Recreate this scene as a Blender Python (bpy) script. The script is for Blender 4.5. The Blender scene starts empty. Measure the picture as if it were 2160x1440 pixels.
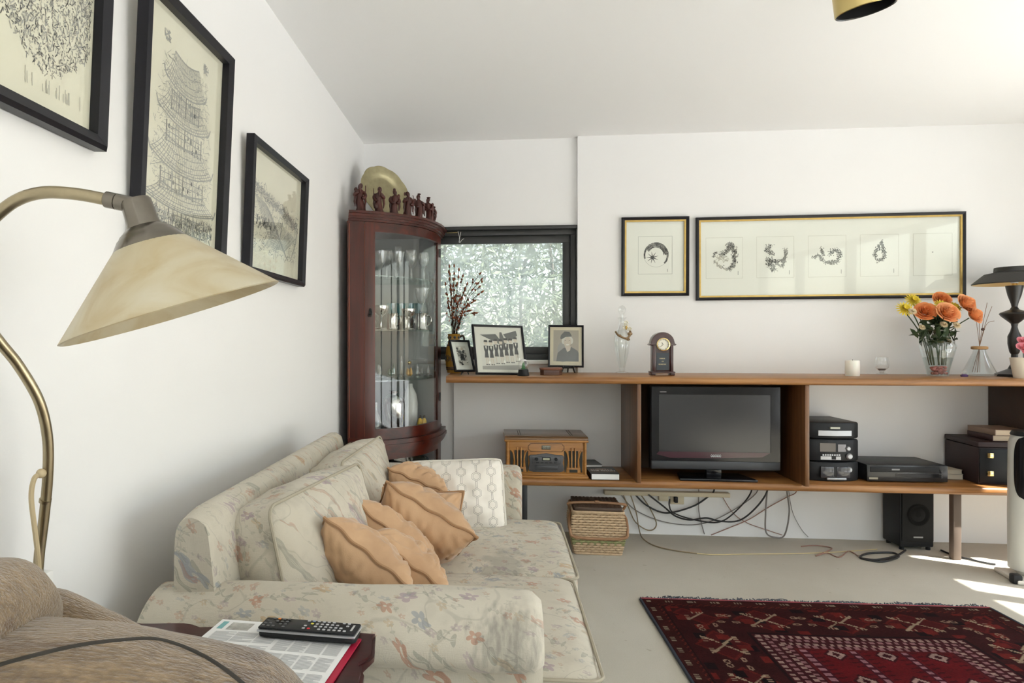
import bpy, bmesh, math, random
import numpy as np
from mathutils import Vector, Matrix, Euler, noise
random.seed(7)
SC = bpy.context.scene
COL = SC.collection
R = math.radians
PI = math.pi

# ------------------------------------------------------------------ camera
TAN, FPX, PX0, PY0, CX, CZ = .1, 1440., 906., 715., .84, 1.17
TH = math.atan(TAN)
cd = bpy.data.cameras.new('camera'); cam = bpy.data.objects.new('camera', cd); COL.objects.link(cam)
cam.location = (CX, 0, CZ); cam.rotation_euler = (PI/2, 0, TH)
cd.sensor_width = 36; cd.lens = 36*FPX/2160
cd.shift_x = (1080-PX0)/2160; cd.shift_y = (PY0-720)/2160
cd.clip_start = .02
SC.camera = cam
_c, _s = math.cos(TH), math.sin(TH)
def ray(px, py):
    a = (px-PX0)/FPX; return Vector((-_s+_c*a, _c+_s*a, (PY0-py)/FPX))
def atk(px, py, k): return Vector((CX, 0, CZ))+ray(px, py)*k
def onY(px, py, Y): v = ray(px, py); return Vector((CX, 0, CZ))+v*(Y/v.y)
def onX(px, py, X): v = ray(px, py); return Vector((CX, 0, CZ))+v*((X-CX)/v.x)
def onZ(px, py, Z): v = ray(px, py); return Vector((CX, 0, CZ))+v*((Z-CZ)/v.z)

# ------------------------------------------------------------------ world, sun, exposure
wd = bpy.data.worlds.new('sky'); SC.world = wd; wd.use_nodes = True
wn = wd.node_tree; wn.nodes.clear()
SUN_EL, SUN_AZ = 51, 27          # elevation; azimuth: from +X towards -Y
sky = wn.nodes.new('ShaderNodeTexSky'); sky.sky_type = 'NISHITA'; sky.sun_disc = False
sky.sun_elevation = R(SUN_EL); sky.sun_rotation = R(90+SUN_AZ); sky.air_density = 1.2; sky.dust_density = 1.6
hsv = wn.nodes.new('ShaderNodeHueSaturation'); hsv.inputs['Saturation'].default_value = .66
bgn = wn.nodes.new('ShaderNodeBackground'); bgn.inputs['Strength'].default_value = .32
wo = wn.nodes.new('ShaderNodeOutputWorld')
wn.links.new(sky.outputs[0], hsv.inputs['Color']); wn.links.new(hsv.outputs[0], bgn.inputs[0]); wn.links.new(bgn.outputs[0], wo.inputs[0])
sl = bpy.data.lights.new('sun', 'SUN'); sl.energy = 15; sl.angle = R(.8); sl.color = (1, .965, .92)
so = bpy.data.objects.new('sun', sl); COL.objects.link(so)
_sd = Vector((-math.cos(R(SUN_EL))*math.cos(R(SUN_AZ)), math.cos(R(SUN_EL))*math.sin(R(SUN_AZ)), -math.sin(R(SUN_EL))))
so.rotation_euler = _sd.to_track_quat('-Z', 'Y').to_euler(); so.location = (7, -1, 5)
def portal(name, loc, rot, sx, sy):
    l = bpy.data.lights.new(name, 'AREA'); l.shape = 'RECTANGLE'; l.size = sx; l.size_y = sy; l.cycles.is_portal = True
    o = bpy.data.objects.new(name, l); COL.objects.link(o); o.location = loc; o.rotation_euler = rot
RX = 4.4                                   # right wall
YB, YA = 4.21, 4.24                        # back wall, alcove wall
YR = -2.4                                  # rear wall
HC = 2.4
portal('portal_right', (RX+.1, .95, 1.08), (0, PI/2, 0), 2.1, 5.0)
portal('portal_rear', (1.5, YR-.1, 1.13), (PI/2, 0, 0), 2.8, 2.15)
portal('portal_back', (.79, YA+.16, 1.45), (-PI/2, 0, 0), 1.0, .8)
vs = SC.view_settings
SC.display_settings.display_device = 'sRGB'
vs.view_transform = 'Standard'; vs.look = 'None'; vs.gamma = 1; vs.use_curve_mapping = False
vs.exposure = 0.89
SC.cycles.use_denoising = True
SC.cycles.max_bounces = 10; SC.cycles.diffuse_bounces = 6; SC.cycles.transparent_max_bounces = 24; SC.cycles.glossy_bounces = 4
SC.cycles.sample_clamp_indirect = 6; SC.cycles.caustics_reflective = False; SC.cycles.caustics_refractive = False

# ------------------------------------------------------------------ mesh builder
class MB:
    def __init__(s): s.v = []; s.f = []; s.m = []
    def add(s, vs, fs, m=0, M=None):
        o = len(s.v)
        s.v += [tuple(M @ Vector(p)) for p in vs] if M is not None else [tuple(p) for p in vs]
        s.f += [tuple(i+o for i in f) for f in fs]; s.m += [m]*len(fs); return s
    def box(s, x0, x1, y0, y1, z0, z1, m=0, M=None):
        return s.add([(x0,y0,z0),(x1,y0,z0),(x1,y1,z0),(x0,y1,z0),(x0,y0,z1),(x1,y0,z1),(x1,y1,z1),(x0,y1,z1)],
            [(0,3,2,1),(4,5,6,7),(0,1,5,4),(1,2,6,5),(2,3,7,6),(3,0,4,7)], m, M)
    def rbox(s, x0, x1, y0, y1, z0, z1, b=.01, seg=2, m=0, M=None):
        bm = bmesh.new(); bmesh.ops.create_cube(bm, size=1)
        for v in bm.verts:
            v.co = Vector(((x0+x1)/2+v.co.x*(x1-x0), (y0+y1)/2+v.co.y*(y1-y0), (z0+z1)/2+v.co.z*(z1-z0)))
        bmesh.ops.bevel(bm, geom=bm.edges[:], offset=b, segments=seg, affect='EDGES', profile=.5)
        return s.addbm(bm, m, M)
    def addbm(s, bm, m=0, M=None):
        bm.verts.index_update()
        s.add([v.co.copy() for v in bm.verts], [[v.index for v in f.verts] for f in bm.faces], m, M); bm.free(); return s
    def prism(s, poly, h0, h1, M=None, m=0, bev=0):
        n = len(poly)
        if bev:
            bm = bmesh.new(); vv = [bm.verts.new((p[0], p[1], h0)) for p in poly]; f = bm.faces.new(vv)
            r = bmesh.ops.extrude_face_region(bm, geom=[f])
            for e in r['geom']:
                if isinstance(e, bmesh.types.BMVert): e.co.z = h1
            bmesh.ops.recalc_face_normals(bm, faces=bm.faces)
            ed = [e for e in bm.edges if len(e.link_faces) == 2 and e.calc_face_angle(0) > .6]
            bmesh.ops.bevel(bm, geom=ed, offset=bev, segments=2, affect='EDGES', profile=.5)
            return s.addbm(bm, m, M)
        a = sum(poly[i][0]*poly[(i+1) % n][1]-poly[(i+1) % n][0]*poly[i][1] for i in range(n))
        if a < 0: poly = poly[::-1]
        vs = [(p[0], p[1], h0) for p in poly]+[(p[0], p[1], h1) for p in poly]
        fs = [tuple(range(n-1, -1, -1)), tuple(range(n, 2*n))]+[(i, (i+1) % n, n+(i+1) % n, n+i) for i in range(n)]
        return s.add(vs, fs, m, M)
    def lathe(s, prof, n=24, M=None, m=0, sx=1, sy=1):
        vs = []; fs = []; k = len(prof)
        for j in range(n):
            a = 2*PI*j/n
            for r, z in prof: vs.append((r*math.cos(a)*sx, r*math.sin(a)*sy, z))
        for j in range(n):
            j2 = (j+1) % n
            for i in range(k-1): fs.append((j*k+i, j2*k+i, j2*k+i+1, j*k+i+1))
        if prof[0][0] > 1e-5: fs.append(tuple(j*k for j in range(n-1, -1, -1)))
        if prof[-1][0] > 1e-5: fs.append(tuple(j*k+k-1 for j in range(n)))
        return s.add(vs, fs, m, M)
    def shell(s, prof, n=24, M=None, m=0):            # open lathe, no caps
        k = len(prof); vs = [(r*math.cos(2*PI*j/n), r*math.sin(2*PI*j/n), z) for j in range(n) for r, z in prof]
        fs = [(j*k+i, ((j+1) % n)*k+i, ((j+1) % n)*k+i+1, j*k+i+1) for j in range(n) for i in range(k-1)]
        return s.add(vs, fs, m, M)
    def tube(s, pts, r, n=8, m=0, closed=False, caps=True, M=None, flat=1):
        pts = [Vector(p) for p in pts]; N = len(pts); rs = r if hasattr(r, '__len__') else [r]*N
        T = []
        for i in range(N):
            a = pts[(i-1) % N] if closed or i > 0 else pts[0]; b = pts[(i+1) % N] if closed or i < N-1 else pts[-1]
            T.append((b-a).normalized() if (b-a).length > 1e-9 else Vector((0, 0, 1)))
        u = T[0].orthogonal().normalized(); vs = []; fs = []
        for i in range(N):
            u = (u-T[i]*u.dot(T[i])); u = u.normalized() if u.length > 1e-6 else T[i].orthogonal().normalized()
            w = T[i].cross(u)
            for j in range(n):
                a = 2*PI*j/n; vs.append(pts[i]+(u*math.cos(a)+w*math.sin(a)*flat)*rs[i])
        for i in range(N if closed else N-1):
            i2 = (i+1) % N
            for j in range(n): fs.append((i*n+j, i*n+(j+1) % n, i2*n+(j+1) % n, i2*n+j))
        if caps and not closed: fs += [tuple(range(n-1, -1, -1)), tuple((N-1)*n+j for j in range(n))]
        return s.add(vs, fs, m, M)
    def cyl(s, p, q, r, r2=None, n=16, m=0, M=None): return s.tube([p, q], [r, r if r2 is None else r2], n, m, M=M)
    def grid(s, nu, nv, fn, m=0, M=None):
        vs = [fn(i/nu, j/nv) for i in range(nu+1) for j in range(nv+1)]
        return s.add(vs, [(i*(nv+1)+j, (i+1)*(nv+1)+j, (i+1)*(nv+1)+j+1, i*(nv+1)+j+1) for i in range(nu) for j in range(nv)], m, M)
    def ell(s, c, r, nu=12, nv=8, m=0, M=None):
        rx, ry, rz = r if hasattr(r, '__len__') else (r, r, r)
        pr = [(math.sin(PI*i/nv), -math.cos(PI*i/nv)) for i in range(nv+1)]; pr[0] = (0, -1); pr[-1] = (0, 1)
        A = Matrix.Translation(c) @ Matrix.Diagonal((rx, ry, rz, 1))
        return s.lathe(pr, nu, (M @ A) if M is not None else A, m)
    def build(s, name, mats, parent=None, smooth=35, loc=None, weld=True):
        me = bpy.data.meshes.new(name)
        V = s.v
        a = parent
        while a is not None and a.name not in WM: a = a.parent
        if a is not None: I = WM[a.name]; V = [I @ Vector(p) for p in V]      # parts given in room coordinates
        me.from_pydata([tuple(p) for p in V], [], s.f)
        mats = mats if isinstance(mats, (list, tuple)) else [mats]
        for q in mats: me.materials.append(q)
        if len(mats) > 1: me.polygons.foreach_set('material_index', s.m)
        bm = bmesh.new(); bm.from_mesh(me)
        if weld: bmesh.ops.remove_doubles(bm, verts=bm.verts, dist=1e-6)
        bmesh.ops.recalc_face_normals(bm, faces=bm.faces); bm.to_mesh(me); bm.free()
        if smooth:
            me.polygons.foreach_set('use_smooth', [True]*len(me.polygons)); me.set_sharp_from_angle(angle=R(smooth))
        me.update()
        o = bpy.data.objects.new(name, me); COL.objects.link(o)
        if parent is not None: o.parent = parent
        return o
WM = {}     # inverse matrices of things whose parts are given in room coordinates
def tag(o, label=None, cat=None, group=None, kind=None):
    if label: o['label'] = label
    if cat: o['category'] = cat
    if group: o['group'] = group
    if kind: o['kind'] = kind
    return o
def thing(name, label, cat, loc, rot=(0, 0, 0), group=None, room=False):
    """Empty at the thing's base. room=True: its parts are built in room coordinates."""
    o = bpy.data.objects.new(name, None); COL.objects.link(o); o.empty_display_size = .05
    o.location = loc; o.rotation_euler = rot
    if room: WM[o.name] = (Matrix.Translation(loc) @ Euler(rot).to_matrix().to_4x4()).inverted()
    return tag(o, label, cat, group)
def copy_tree(o, parent=None):
    c = o.copy(); COL.objects.link(c)
    if parent: c.parent = parent
    for ch in o.children: copy_tree(ch, c)
    return c
def cr(pts, n=6, closed=False):             # Catmull-Rom smoothing
    P = [Vector(p) for p in pts]; N = len(P); out = []
    for i in range(N if closed else N-1):
        p0 = P[(i-1) % N] if closed or i > 0 else P[0]; p1 = P[i]; p2 = P[(i+1) % N]; p3 = P[(i+2) % N] if closed or i < N-2 else P[-1]
        for k in range(n):
            t = k/n; out.append(.5*((2*p1)+(p2-p0)*t+(2*p0-5*p1+4*p2-p3)*t*t+(3*p1-p0-3*p2+p3)*t**3))
    if not closed: out.append(P[-1])
    return out
def frameM(o, x, y, z): # matrix from origin and axes
    m = Matrix((x, y, z)).transposed().to_4x4(); m.translation = o; return m
TR = Matrix.Translation
def RZ(a): return Matrix.Rotation(R(a), 4, 'Z')
def RXm(a): return Matrix.Rotation(R(a), 4, 'X')
def RYm(a): return Matrix.Rotation(R(a), 4, 'Y')

# ------------------------------------------------------------------ materials
def nd(nt, typ, ins=None, **pr):
    n = nt.nodes.new('ShaderNode'+typ)
    for k, v in pr.items(): setattr(n, k, v)
    for k, v in (ins or {}).items():
        if hasattr(v, 'is_output'): nt.links.new(v, n.inputs[k])
        else: n.inputs[k].default_value = v
    return n
def c4(c): return (*c[:3], 1)
def srgb(r, g, b): return tuple(((x/255+.055)/1.055)**2.4 if x > 10 else x/3294.6 for x in (r, g, b))
def newmat(name):
    m = bpy.data.materials.new(name); m.use_nodes = True; nt = m.node_tree; nt.nodes.clear()
    out = nd(nt, 'OutputMaterial'); return m, nt, out
def ramp(nt, fac, stops, interp='LINEAR'):
    n = nd(nt, 'ValToRGB', {'Fac': fac}); e = n.color_ramp; e.interpolation = interp
    while len(e.elements) < len(stops): e.elements.new(.5)
    for el, (p, c) in zip(e.elements, stops): el.position = p; el.color = c4(c)
    return n.outputs['Color']
def mix(nt, f, a, b, typ='MIX'):
    n = nd(nt, 'Mix', data_type='RGBA', blend_type=typ)
    for sk, v in ((n.inputs[0], f), (n.inputs[6], a), (n.inputs[7], b)):
        if hasattr(v, 'is_output'): nt.links.new(v, sk)
        else: sk.default_value = c4(v) if hasattr(v, '__len__') else v
    return n.outputs[2]
def mth(nt, op, a, b=None, c=None):
    n = nd(nt, 'Math', operation=op)
    for i, v in enumerate((a, b, c)):
        if v is None: continue
        if hasattr(v, 'is_output'): nt.links.new(v, n.inputs[i])
        else: n.inputs[i].default_value = v
    return n.outputs[0]
def coords(nt, scale=(1, 1, 1), rot=(0, 0, 0), kind='Object'):
    t = nd(nt, 'TexCoord'); return nd(nt, 'Mapping', {'Vector': t.outputs[kind], 'Scale': scale, 'Rotation': rot}).outputs[0]
def noi(nt, vec, scale, detail=3, rough=.5, dist=0):
    return nd(nt, 'TexNoise', {'Vector': vec, 'Scale': scale, 'Detail': detail, 'Roughness': rough, 'Distortion': dist}).outputs['Fac']
def pbsdf(nt, out, col, rough=.5, metal=0, normal=None, **kw):
    b = nd(nt, 'BsdfPrincipled')
    if hasattr(col, 'is_output'): nt.links.new(col, b.inputs['Base Color'])
    else: b.inputs['Base Color'].default_value = c4(col)
    if hasattr(rough, 'is_output'): nt.links.new(rough, b.inputs['Roughness'])
    else: b.inputs['Roughness'].default_value = rough
    b.inputs['Metallic'].default_value = metal
    if normal is not None: nt.links.new(normal, b.inputs['Normal'])
    for k, v in kw.items():
        b.inputs[k.replace('_', ' ')].default_value = v
    nt.links.new(b.outputs[0], out.inputs[0]); return b
def bump(nt, h, st=.3, d=.01): return nd(nt, 'Bump', {'Height': h, 'Strength': st, 'Distance': d}).outputs[0]
MC = {}
def mat(name, col, rough=.5, metal=0, var=0, vs=8, bmp=0, bs=120, bd=.004, stretch=(1, 1, 1), **kw):
    if name in MC: return MC[name]
    m, nt, out = newmat(name); vec = coords(nt, stretch); c = col; nrm = None
    if var:
        f = noi(nt, vec, vs, 4, .6); c = ramp(nt, f, [(.25, tuple(x*(1-var) for x in col)), (.75, tuple(min(1, x*(1+var)) for x in col))])
    if bmp: nrm = bump(nt, noi(nt, vec, bs, 3), bmp, bd)
    pbsdf(nt, out, c, rough, metal, nrm, **kw); MC[name] = m; return m
def wood(name, dark, mid, light, axis=0, scale=1.0, rough=.38, coat=.25, grain=1):
    if name in MC: return MC[name]
    m, nt, out = newmat(name); sc = [14*scale, 14*scale, 14*scale]; sc[axis] = .9*scale
    vec = coords(nt, sc); f = noi(nt, vec, 1.3, 6, .62, .6)
    sc2 = [90*scale]*3; sc2[axis] = 2.5*scale; f2 = noi(nt, coords(nt, sc2), 1, 4, .6)
    ff = mth(nt, 'ADD', mth(nt, 'MULTIPLY', f, .72), mth(nt, 'MULTIPLY', f2, .28*grain))
    c = ramp(nt, ff, [(.32, dark), (.5, mid), (.68, light)])
    pbsdf(nt, out, c, rough, 0, bump(nt, f2, .06, .002), Coat_Weight=coat, Coat_Roughness=.15, Specular_IOR_Level=.35); MC[name] = m; return m
def thinglass(name, tint=(.97, .98, .97), base=.04, edge=.35, rough=.015, power=2.5, milk=0):
    if name in MC: return MC[name]
    m, nt, out = newmat(name)
    lw = nd(nt, 'LayerWeight', {'Blend': .5}).outputs['Facing']
    fac = mth(nt, 'ADD', mth(nt, 'MULTIPLY', mth(nt, 'POWER', lw, power), edge), base)
    t = nd(nt, 'BsdfTransparent', {'Color': c4(tint)}); g = nd(nt, 'BsdfGlossy', {'Roughness': rough, 'Color': (1, 1, 1, 1)})
    mx = nd(nt, 'MixShader', {0: fac, 1: t.outputs[0], 2: g.outputs[0]})
    if milk: mx = nd(nt, 'MixShader', {0: milk, 1: mx.outputs[0], 2: nd(nt, 'BsdfDiffuse', {'Color': (.85, .87, .87, 1)}).outputs[0]})   # flat white mixed in to brighten the glass, in place of facet glints
    nt.links.new(mx.outputs[0], out.inputs[0]); MC[name] = m; return m

WHITE = mat('wall_paint', (.80, .795, .785), .85, bmp=.08, bs=160, bd=.002, var=.015, vs=1.2)
CEILP = mat('ceiling_paint', (.86, .86, .855), .9, bmp=.05, bs=120, bd=.002)
BLACK = mat('black_paint', (.014, .014, .015), .42, bmp=.05)
BLKGLOSS = mat('black_gloss_plastic', (.008, .008, .010), .10, Specular_IOR_Level=.32)
BLKPLAST = mat('black_plastic', (.018, .019, .021), .40, Specular_IOR_Level=.2)
DGREY = mat('charcoal_plastic', (.055, .056, .06), .5)
SILVER = mat('silver_plastic', (.55, .56, .58), .28, .7)
BRASS = mat('aged_brass', (.38, .32, .21), .28, 1, var=.12, vs=30)
NICKEL = mat('brushed_nickel', (.20, .18, .15), .22, 1, var=.1, vs=60)
GOLD = mat('gold_leaf', (.52, .36, .11), .36, .6, var=.15, vs=25)
GOLDB = mat('polished_gold', (.85, .66, .30), .15, 1)
SILV = mat('polished_silver', (.66, .65, .62), .16, 1, var=.08, vs=40)
CREAM = mat('cream_plastic', (.62, .55, .40), .45)
WHPLAST = mat('white_plastic', (.78, .78, .76), .35)
PAPERW = mat('white_paper', (.80, .80, .79), .8)
PAPERC = mat('aged_cream_paper', (.78, .73, .60), .8, var=.04, vs=6)
MATB = mat('ivory_mount_board', (.86, .845, .79), .85)
INK = mat('ink', (.045, .045, .045), .8)
INK2 = mat('diluted_ink', (.33, .32, .30), .8)
INK3 = mat('pale_ink_wash', (.52, .49, .42), .8)
GLASS = thinglass('clear_glass')
PICGL = thinglass('picture_glass', base=.022, edge=.4, rough=.03, power=3)
XTAL = thinglass('crystal_glass', (.95, .96, .95), base=.10, edge=.75, rough=.03, power=1.6, milk=.14)
CLEARX = thinglass('heavy_clear_glass', (.96, .97, .97), base=.07, edge=.65, rough=.02, power=1.8, milk=.025)
TEAL = thinglass('pale_blue_glass', (.55, .80, .82), base=.08, edge=.5, rough=.03, power=1.8)
SHELFGL = thinglass('green_edged_glass', (.80, .88, .85), base=.06, edge=.4)
TEAK = wood('teak', srgb(98, 64, 34), srgb(146, 100, 56), srgb(180, 132, 82), 0)
TEAKZ = wood('teak_upright', srgb(76, 50, 30), srgb(104, 70, 42), srgb(128, 90, 58), 2)
TEAKD = wood('dark_teak_back', srgb(50, 34, 22), srgb(66, 46, 30), srgb(80, 56, 38), 2, rough=.6, coat=0)
MAHOG = wood('mahogany', srgb(50, 15, 8), srgb(76, 26, 14), srgb(100, 38, 21), 2, rough=.28, coat=.10, grain=.6)
MAHOGX = wood('mahogany_rail', srgb(48, 14, 8), srgb(74, 25, 14), srgb(98, 37, 21), 0, rough=.28, coat=.10, grain=.6)
ROSEW = wood('rosewood', srgb(38, 12, 13), srgb(54, 18, 19), srgb(70, 26, 26), 0, rough=.35, coat=.2)
OAK = wood('honey_oak', srgb(128, 82, 36), srgb(160, 110, 54), srgb(184, 134, 74), 0, 1.6, rough=.4)
OAKTOP = wood('brown_oak_top', srgb(96, 70, 46), srgb(118, 88, 60), srgb(138, 106, 76), 0, 1.6, rough=.25)

# ================================================================== ROOM
def carpet():
    m, nt, out = newmat('carpet'); v = coords(nt)
    big = noi(nt, v, 1.1, 4, .6); fine = noi(nt, v, 420, 2); mid = noi(nt, v, 60, 3)
    c = ramp(nt, big, [(.3, srgb(198, 192, 178)), (.7, srgb(214, 210, 198))])
    c = mix(nt, mth(nt, 'MULTIPLY', fine, .55), c, srgb(146, 138, 120))
    sp = ramp(nt, noi(nt, v, 26, 2, .4), [(.70, (0, 0, 0)), (.78, (.5, .5, .5))]); c = mix(nt, sp, c, srgb(150, 138, 116))
    h = mth(nt, 'ADD', fine, mth(nt, 'MULTIPLY', mid, .6))
    pbsdf(nt, out, c, .95, 0, bump(nt, h, .55, .006), Sheen_Weight=.05, Specular_IOR_Level=.2); return m
CARPET = carpet()
def struct(name, mb, m, parent=None, smooth=0):
    o = mb.build(name, m, parent, smooth)
    if parent is None: o['kind'] = 'structure'
    return o
struct('floor', MB().box(0, RX, YR, YA, -.1, 0), CARPET)
struct('ceiling', MB().box(-.15, RX+.2, YR-.2, YA+.2, HC, HC+.15), CEILP)
struct('wall_left', MB().box(-.15, 0, YR, YA+.2, 0, HC), WHITE)
struct('wall_back', MB().box(1.322, RX+.2, YB, YB+.23, 0, HC), WHITE)
WX0, WX1, WZ0, WZ1 = .28, 1.322, 1.03, 1.868
struct('wall_alcove', MB().box(0, WX0, YA, YA+.2, 0, HC).box(WX0, WX1, YA, YA+.2, 0, WZ0).box(WX0, WX1, YA, YA+.2, WZ1, HC).box(.57, 1.322, YB, YA, 0, .93), WHITE)
RY0, RY1 = -1.55, 3.45
struct('wall_right', MB().box(RX, RX+.2, YR, RY0, 0, HC).box(RX, RX+.2, RY1, YB, 0, HC).box(RX, RX+.2, RY0, RY1, 2.13, HC).box(RX, RX+.2, RY0, RY1, -.1, .03), WHITE)
struct('wall_rear', MB().box(-.15, .1, YR-.2, YR, 0, HC).box(2.9, RX+.2, YR-.2, YR, 0, HC).box(.1, 2.9, YR-.2, YR, -.1, .05).box(.1, 2.9, YR-.2, YR, 2.2, HC), WHITE)
BOUNCE_GROUND = mat('pale_bounce_ground', (.70, .71, .72), .9, var=.10, vs=1.5)  # unseen ground, made pale to bounce sunlight up to the ceiling
struct('ground', MB().box(-14, 20, -14, 20, -.3, -.25), BOUNCE_GROUND)

# --- window in the alcove
FR = mat('dark_window_aluminium', (.020, .021, .021), .45, bmp=.1, bs=60)
def bar4(x0, x1, z0, z1, w, y0, y1, b=.003):
    return [MB().rbox(x0, x1, y0, y1, z1-w, z1, b), MB().rbox(x0, x1, y0, y1, z0, z0+w, b),
            MB().rbox(x0, x0+w, y0, y1, z0+w, z1-w, b), MB().rbox(x1-w, x1, y0, y1, z0+w, z1-w, b)]
win = thing('window_1', None, None, ((WX0+WX1)/2, YA, WZ0), room=True); win['kind'] = 'structure'
for q in bar4(WX0+.001, WX1-.004, WZ0+.012, WZ1-.022, .034, YA+.012, YA+.10): q.build('frame_bar', FR, win)
for q in bar4(WX0+.034, WX1-.036, WZ0+.046, WZ1-.056, .046, YA+.03, YA+.075): q.build('sash_bar', FR, win)
MB().rbox(WX0+.001, WX1+.0, YA-.022, YA+.05, WZ1-.024, WZ1-.002, .004).build('head_track', FR, win)
def dusty():
    m, nt, out = newmat('dusty_pane'); v = coords(nt)
    f = ramp(nt, noi(nt, v, 3.2, 5, .65), [(.3, (.16, .16, .16)), (.7, (.36, .36, .36))])
    t = nd(nt, 'BsdfTransparent', {'Color': (.97, .98, .97, 1)}); d = nd(nt, 'BsdfTranslucent', {'Color': (.92, .95, .97, 1)})
    g = nd(nt, 'BsdfGlossy', {'Roughness': .02})
    a = nd(nt, 'MixShader', {0: f, 1: t.outputs[0], 2: d.outputs[0]}); b = nd(nt, 'MixShader', {0: .05, 1: a.outputs[0], 2: g.outputs[0]})
    nt.links.new(b.outputs[0], out.inputs[0]); return m
MB().box(WX0+.06, WX1-.06, YA+.048, YA+.054, WZ0+.07, WZ1-.08).build('pane', dusty(), win, 0)
MB().rbox(WX0, WX1, YA-.028, YA+.012, WZ0-.014, WZ0+.012, .004).build('sill', mat('white_gloss', (.82, .82, .80), .3), win)
ch = MB()
p0, p1 = onY(944, 491, YA+.004), onY(964, 490, YA+.004)
for i in range(9): ch.ell(p0.lerp(p1, i/8), .0032, 8, 6)
ch.build('bead_chain', GOLDB, win)
lt = MB()
for pts in (((966, 487), (969, 500), (969, 512)), ((972, 489), (970, 500), (968, 511)), ((970, 512), (975, 505), (979, 503))):
    lt.tube([onY(x, y, YA+.002) for x, y in pts], .0014, 6)
lt.build('latch_wire', WHPLAST, win)

# --- sliding doors on the right, window behind the camera
def glazing(name, axis, a0, a1, z0, z1, at, cuts, fw=.05):
    w = thing(name, None, None, (at, (a0+a1)/2, z0) if axis == 'y' else ((a0+a1)/2, at, z0), room=True); w['kind'] = 'structure'
    def bx(p0, p1, q0, q1, d0, d1): return MB().box(at+d0, at+d1, p0, p1, q0, q1) if axis == 'y' else MB().box(p0, p1, at+d0, at+d1, q0, q1)
    bx(a0, a1, z1-fw, z1, -.03, .05).build('frame_bar', FR, w, 0); bx(a0, a1, z0, z0+fw, -.03, .05).build('frame_bar', FR, w, 0)
    for c, cw in cuts: bx(c-cw/2, c+cw/2, z0+fw, z1-fw, -.03, .05).build('mullion', FR, w, 0)
    cs = [c for c, _ in cuts]
    for u, v in zip(cs[:-1], cs[1:]): bx(u+.02, v-.02, z0+fw, z1-fw, .005, .01).build('pane', GLASS, w, 0)
glazing('window_2', 'y', RY0, RY1, .03, 2.13, RX+.1, [(RY0+.03, .06), (-.35, .08), (.85, .08), (2.0, .1), (2.62, .08), (2.90, .10), (3.42, .06)])
glazing('window_3', 'x', .1, 2.9, .05, 2.2, YR-.1, [(.13, .06), (1.03, .06), (1.97, .06), (2.87, .06)])

# --- leafy shrub outside the small window
def leaf_cloud(n, lo, hi, L, W, seed):
    r = np.random.RandomState(seed); c = lo+(hi-lo)*r.rand(n, 3)
    d = r.normal(size=(n, 3))*[1, 1, .8]+[0, 0, -.35]; d /= np.linalg.norm(d, axis=1)[:, None]
    w = np.cross(d, r.normal(size=(n, 3))); w /= np.linalg.norm(w, axis=1)[:, None]
    l = L*(.6+.8*r.rand(n))[:, None]; ww = W*(.6+.8*r.rand(n))[:, None]
    V = np.stack([c-d*l/2, c+w*ww/2, c+d*l/2, c-w*ww/2], 1).reshape(-1, 3)
    return V, np.arange(4*n).reshape(n, 4)
def leafmat(name, a, b, trans):
    m, nt, out = newmat(name); oi = nd(nt, 'NewGeometry'); c = mix(nt, oi.outputs['Random Per Island'], a, b)
    d = nd(nt, 'BsdfPrincipled', {'Base Color': c, 'Roughness': .35}); t = nd(nt, 'BsdfTranslucent', {'Color': c})
    x = nd(nt, 'MixShader', {0: trans, 1: d.outputs[0], 2: t.outputs[0]}); nt.links.new(x.outputs[0], out.inputs[0]); return m
V, F = leaf_cloud(52000, np.array([-1.2, 5.2, .1]), np.array([3.0, 6.8, 2.75]), .10, .019, 3)
shr = thing('garden_shrub', 'sunlit leafy shrub seen through the dusty small window', 'shrub', (.8, 6, -.25), room=True)
q = MB(); q.v = [tuple(p) for p in V]; q.f = [tuple(f) for f in F]; q.m = [0]*len(F)
fo = q.build('foliage', leafmat('pale_leaf', (.08, .11, .07), (.36, .41, .28), .35), shr, 0, weld=False); fo['kind'] = 'stuff'
for i in range(16):
    x = -1.2+i*.27; MB().tube(cr([(x, 6.3, -.25), (x+.1, 6.1, .8), (x+random.uniform(-.4, .4), 5.8, 1.8), (x+random.uniform(-.6, .6), 5.6, 2.7)], 5), .014, 6).build('branch', mat('bark', (.16, .13, .10), .9), shr)

# ================================================================== SHELF UNIT
SZ, LZ = .968, .402              # top faces of the two boards
SY, LY = 3.70, 3.795             # front edges
su = thing('wall_shelf_unit', 'long teak wall shelf with two boards and dividers along the back wall', 'shelf', (2.2, 4.0, 0), room=True)
def board(y0, z1, t, x0, x1, yb):
    pr = [(y0+.012, z1), (y0+.004, z1-.006), (y0, z1-t/2), (y0+.004, z1-t+.006), (y0+.012, z1-t), (yb, z1-t), (yb, z1)]
    A = Matrix(((0, 0, 1, 0), (1, 0, 0, 0), (0, 1, 0, 0), (0, 0, 0, 1)))
    return MB().prism(pr, x0, x1, A)
b1 = board(SY, SZ, .036, .56, 4.2, YB-.002); b1.box(.56, 1.318, YB-.003, YA-.002, SZ-.036, SZ); b1.build('upper_board', TEAK, su, 40)
board(LY, LZ, .040, .56, 4.2, YB-.002).build('lower_board', TEAK, su, 40)
for x in (1.578, 2.432, 3.632): MB().rbox(x, x+.022, SY+.03, YB-.004, LZ, SZ-.036, .003).build('divider', TEAKZ if x < 3 else mat('dark_walnut', srgb(58, 36, 24), .45, var=.2, vs=12), su)
MB().box(1.600, 2.432, YB-.016, YB-.004, LZ, SZ-.036).build('back_panel', TEAKD, su, 0)
LEGM = mat('black_steel', (.02, .02, .022), .4)
MB().rbox(.975, 1.005, 3.86, 3.90, 0, LZ-.04, .003).build('leg', LEGM, su)
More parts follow.
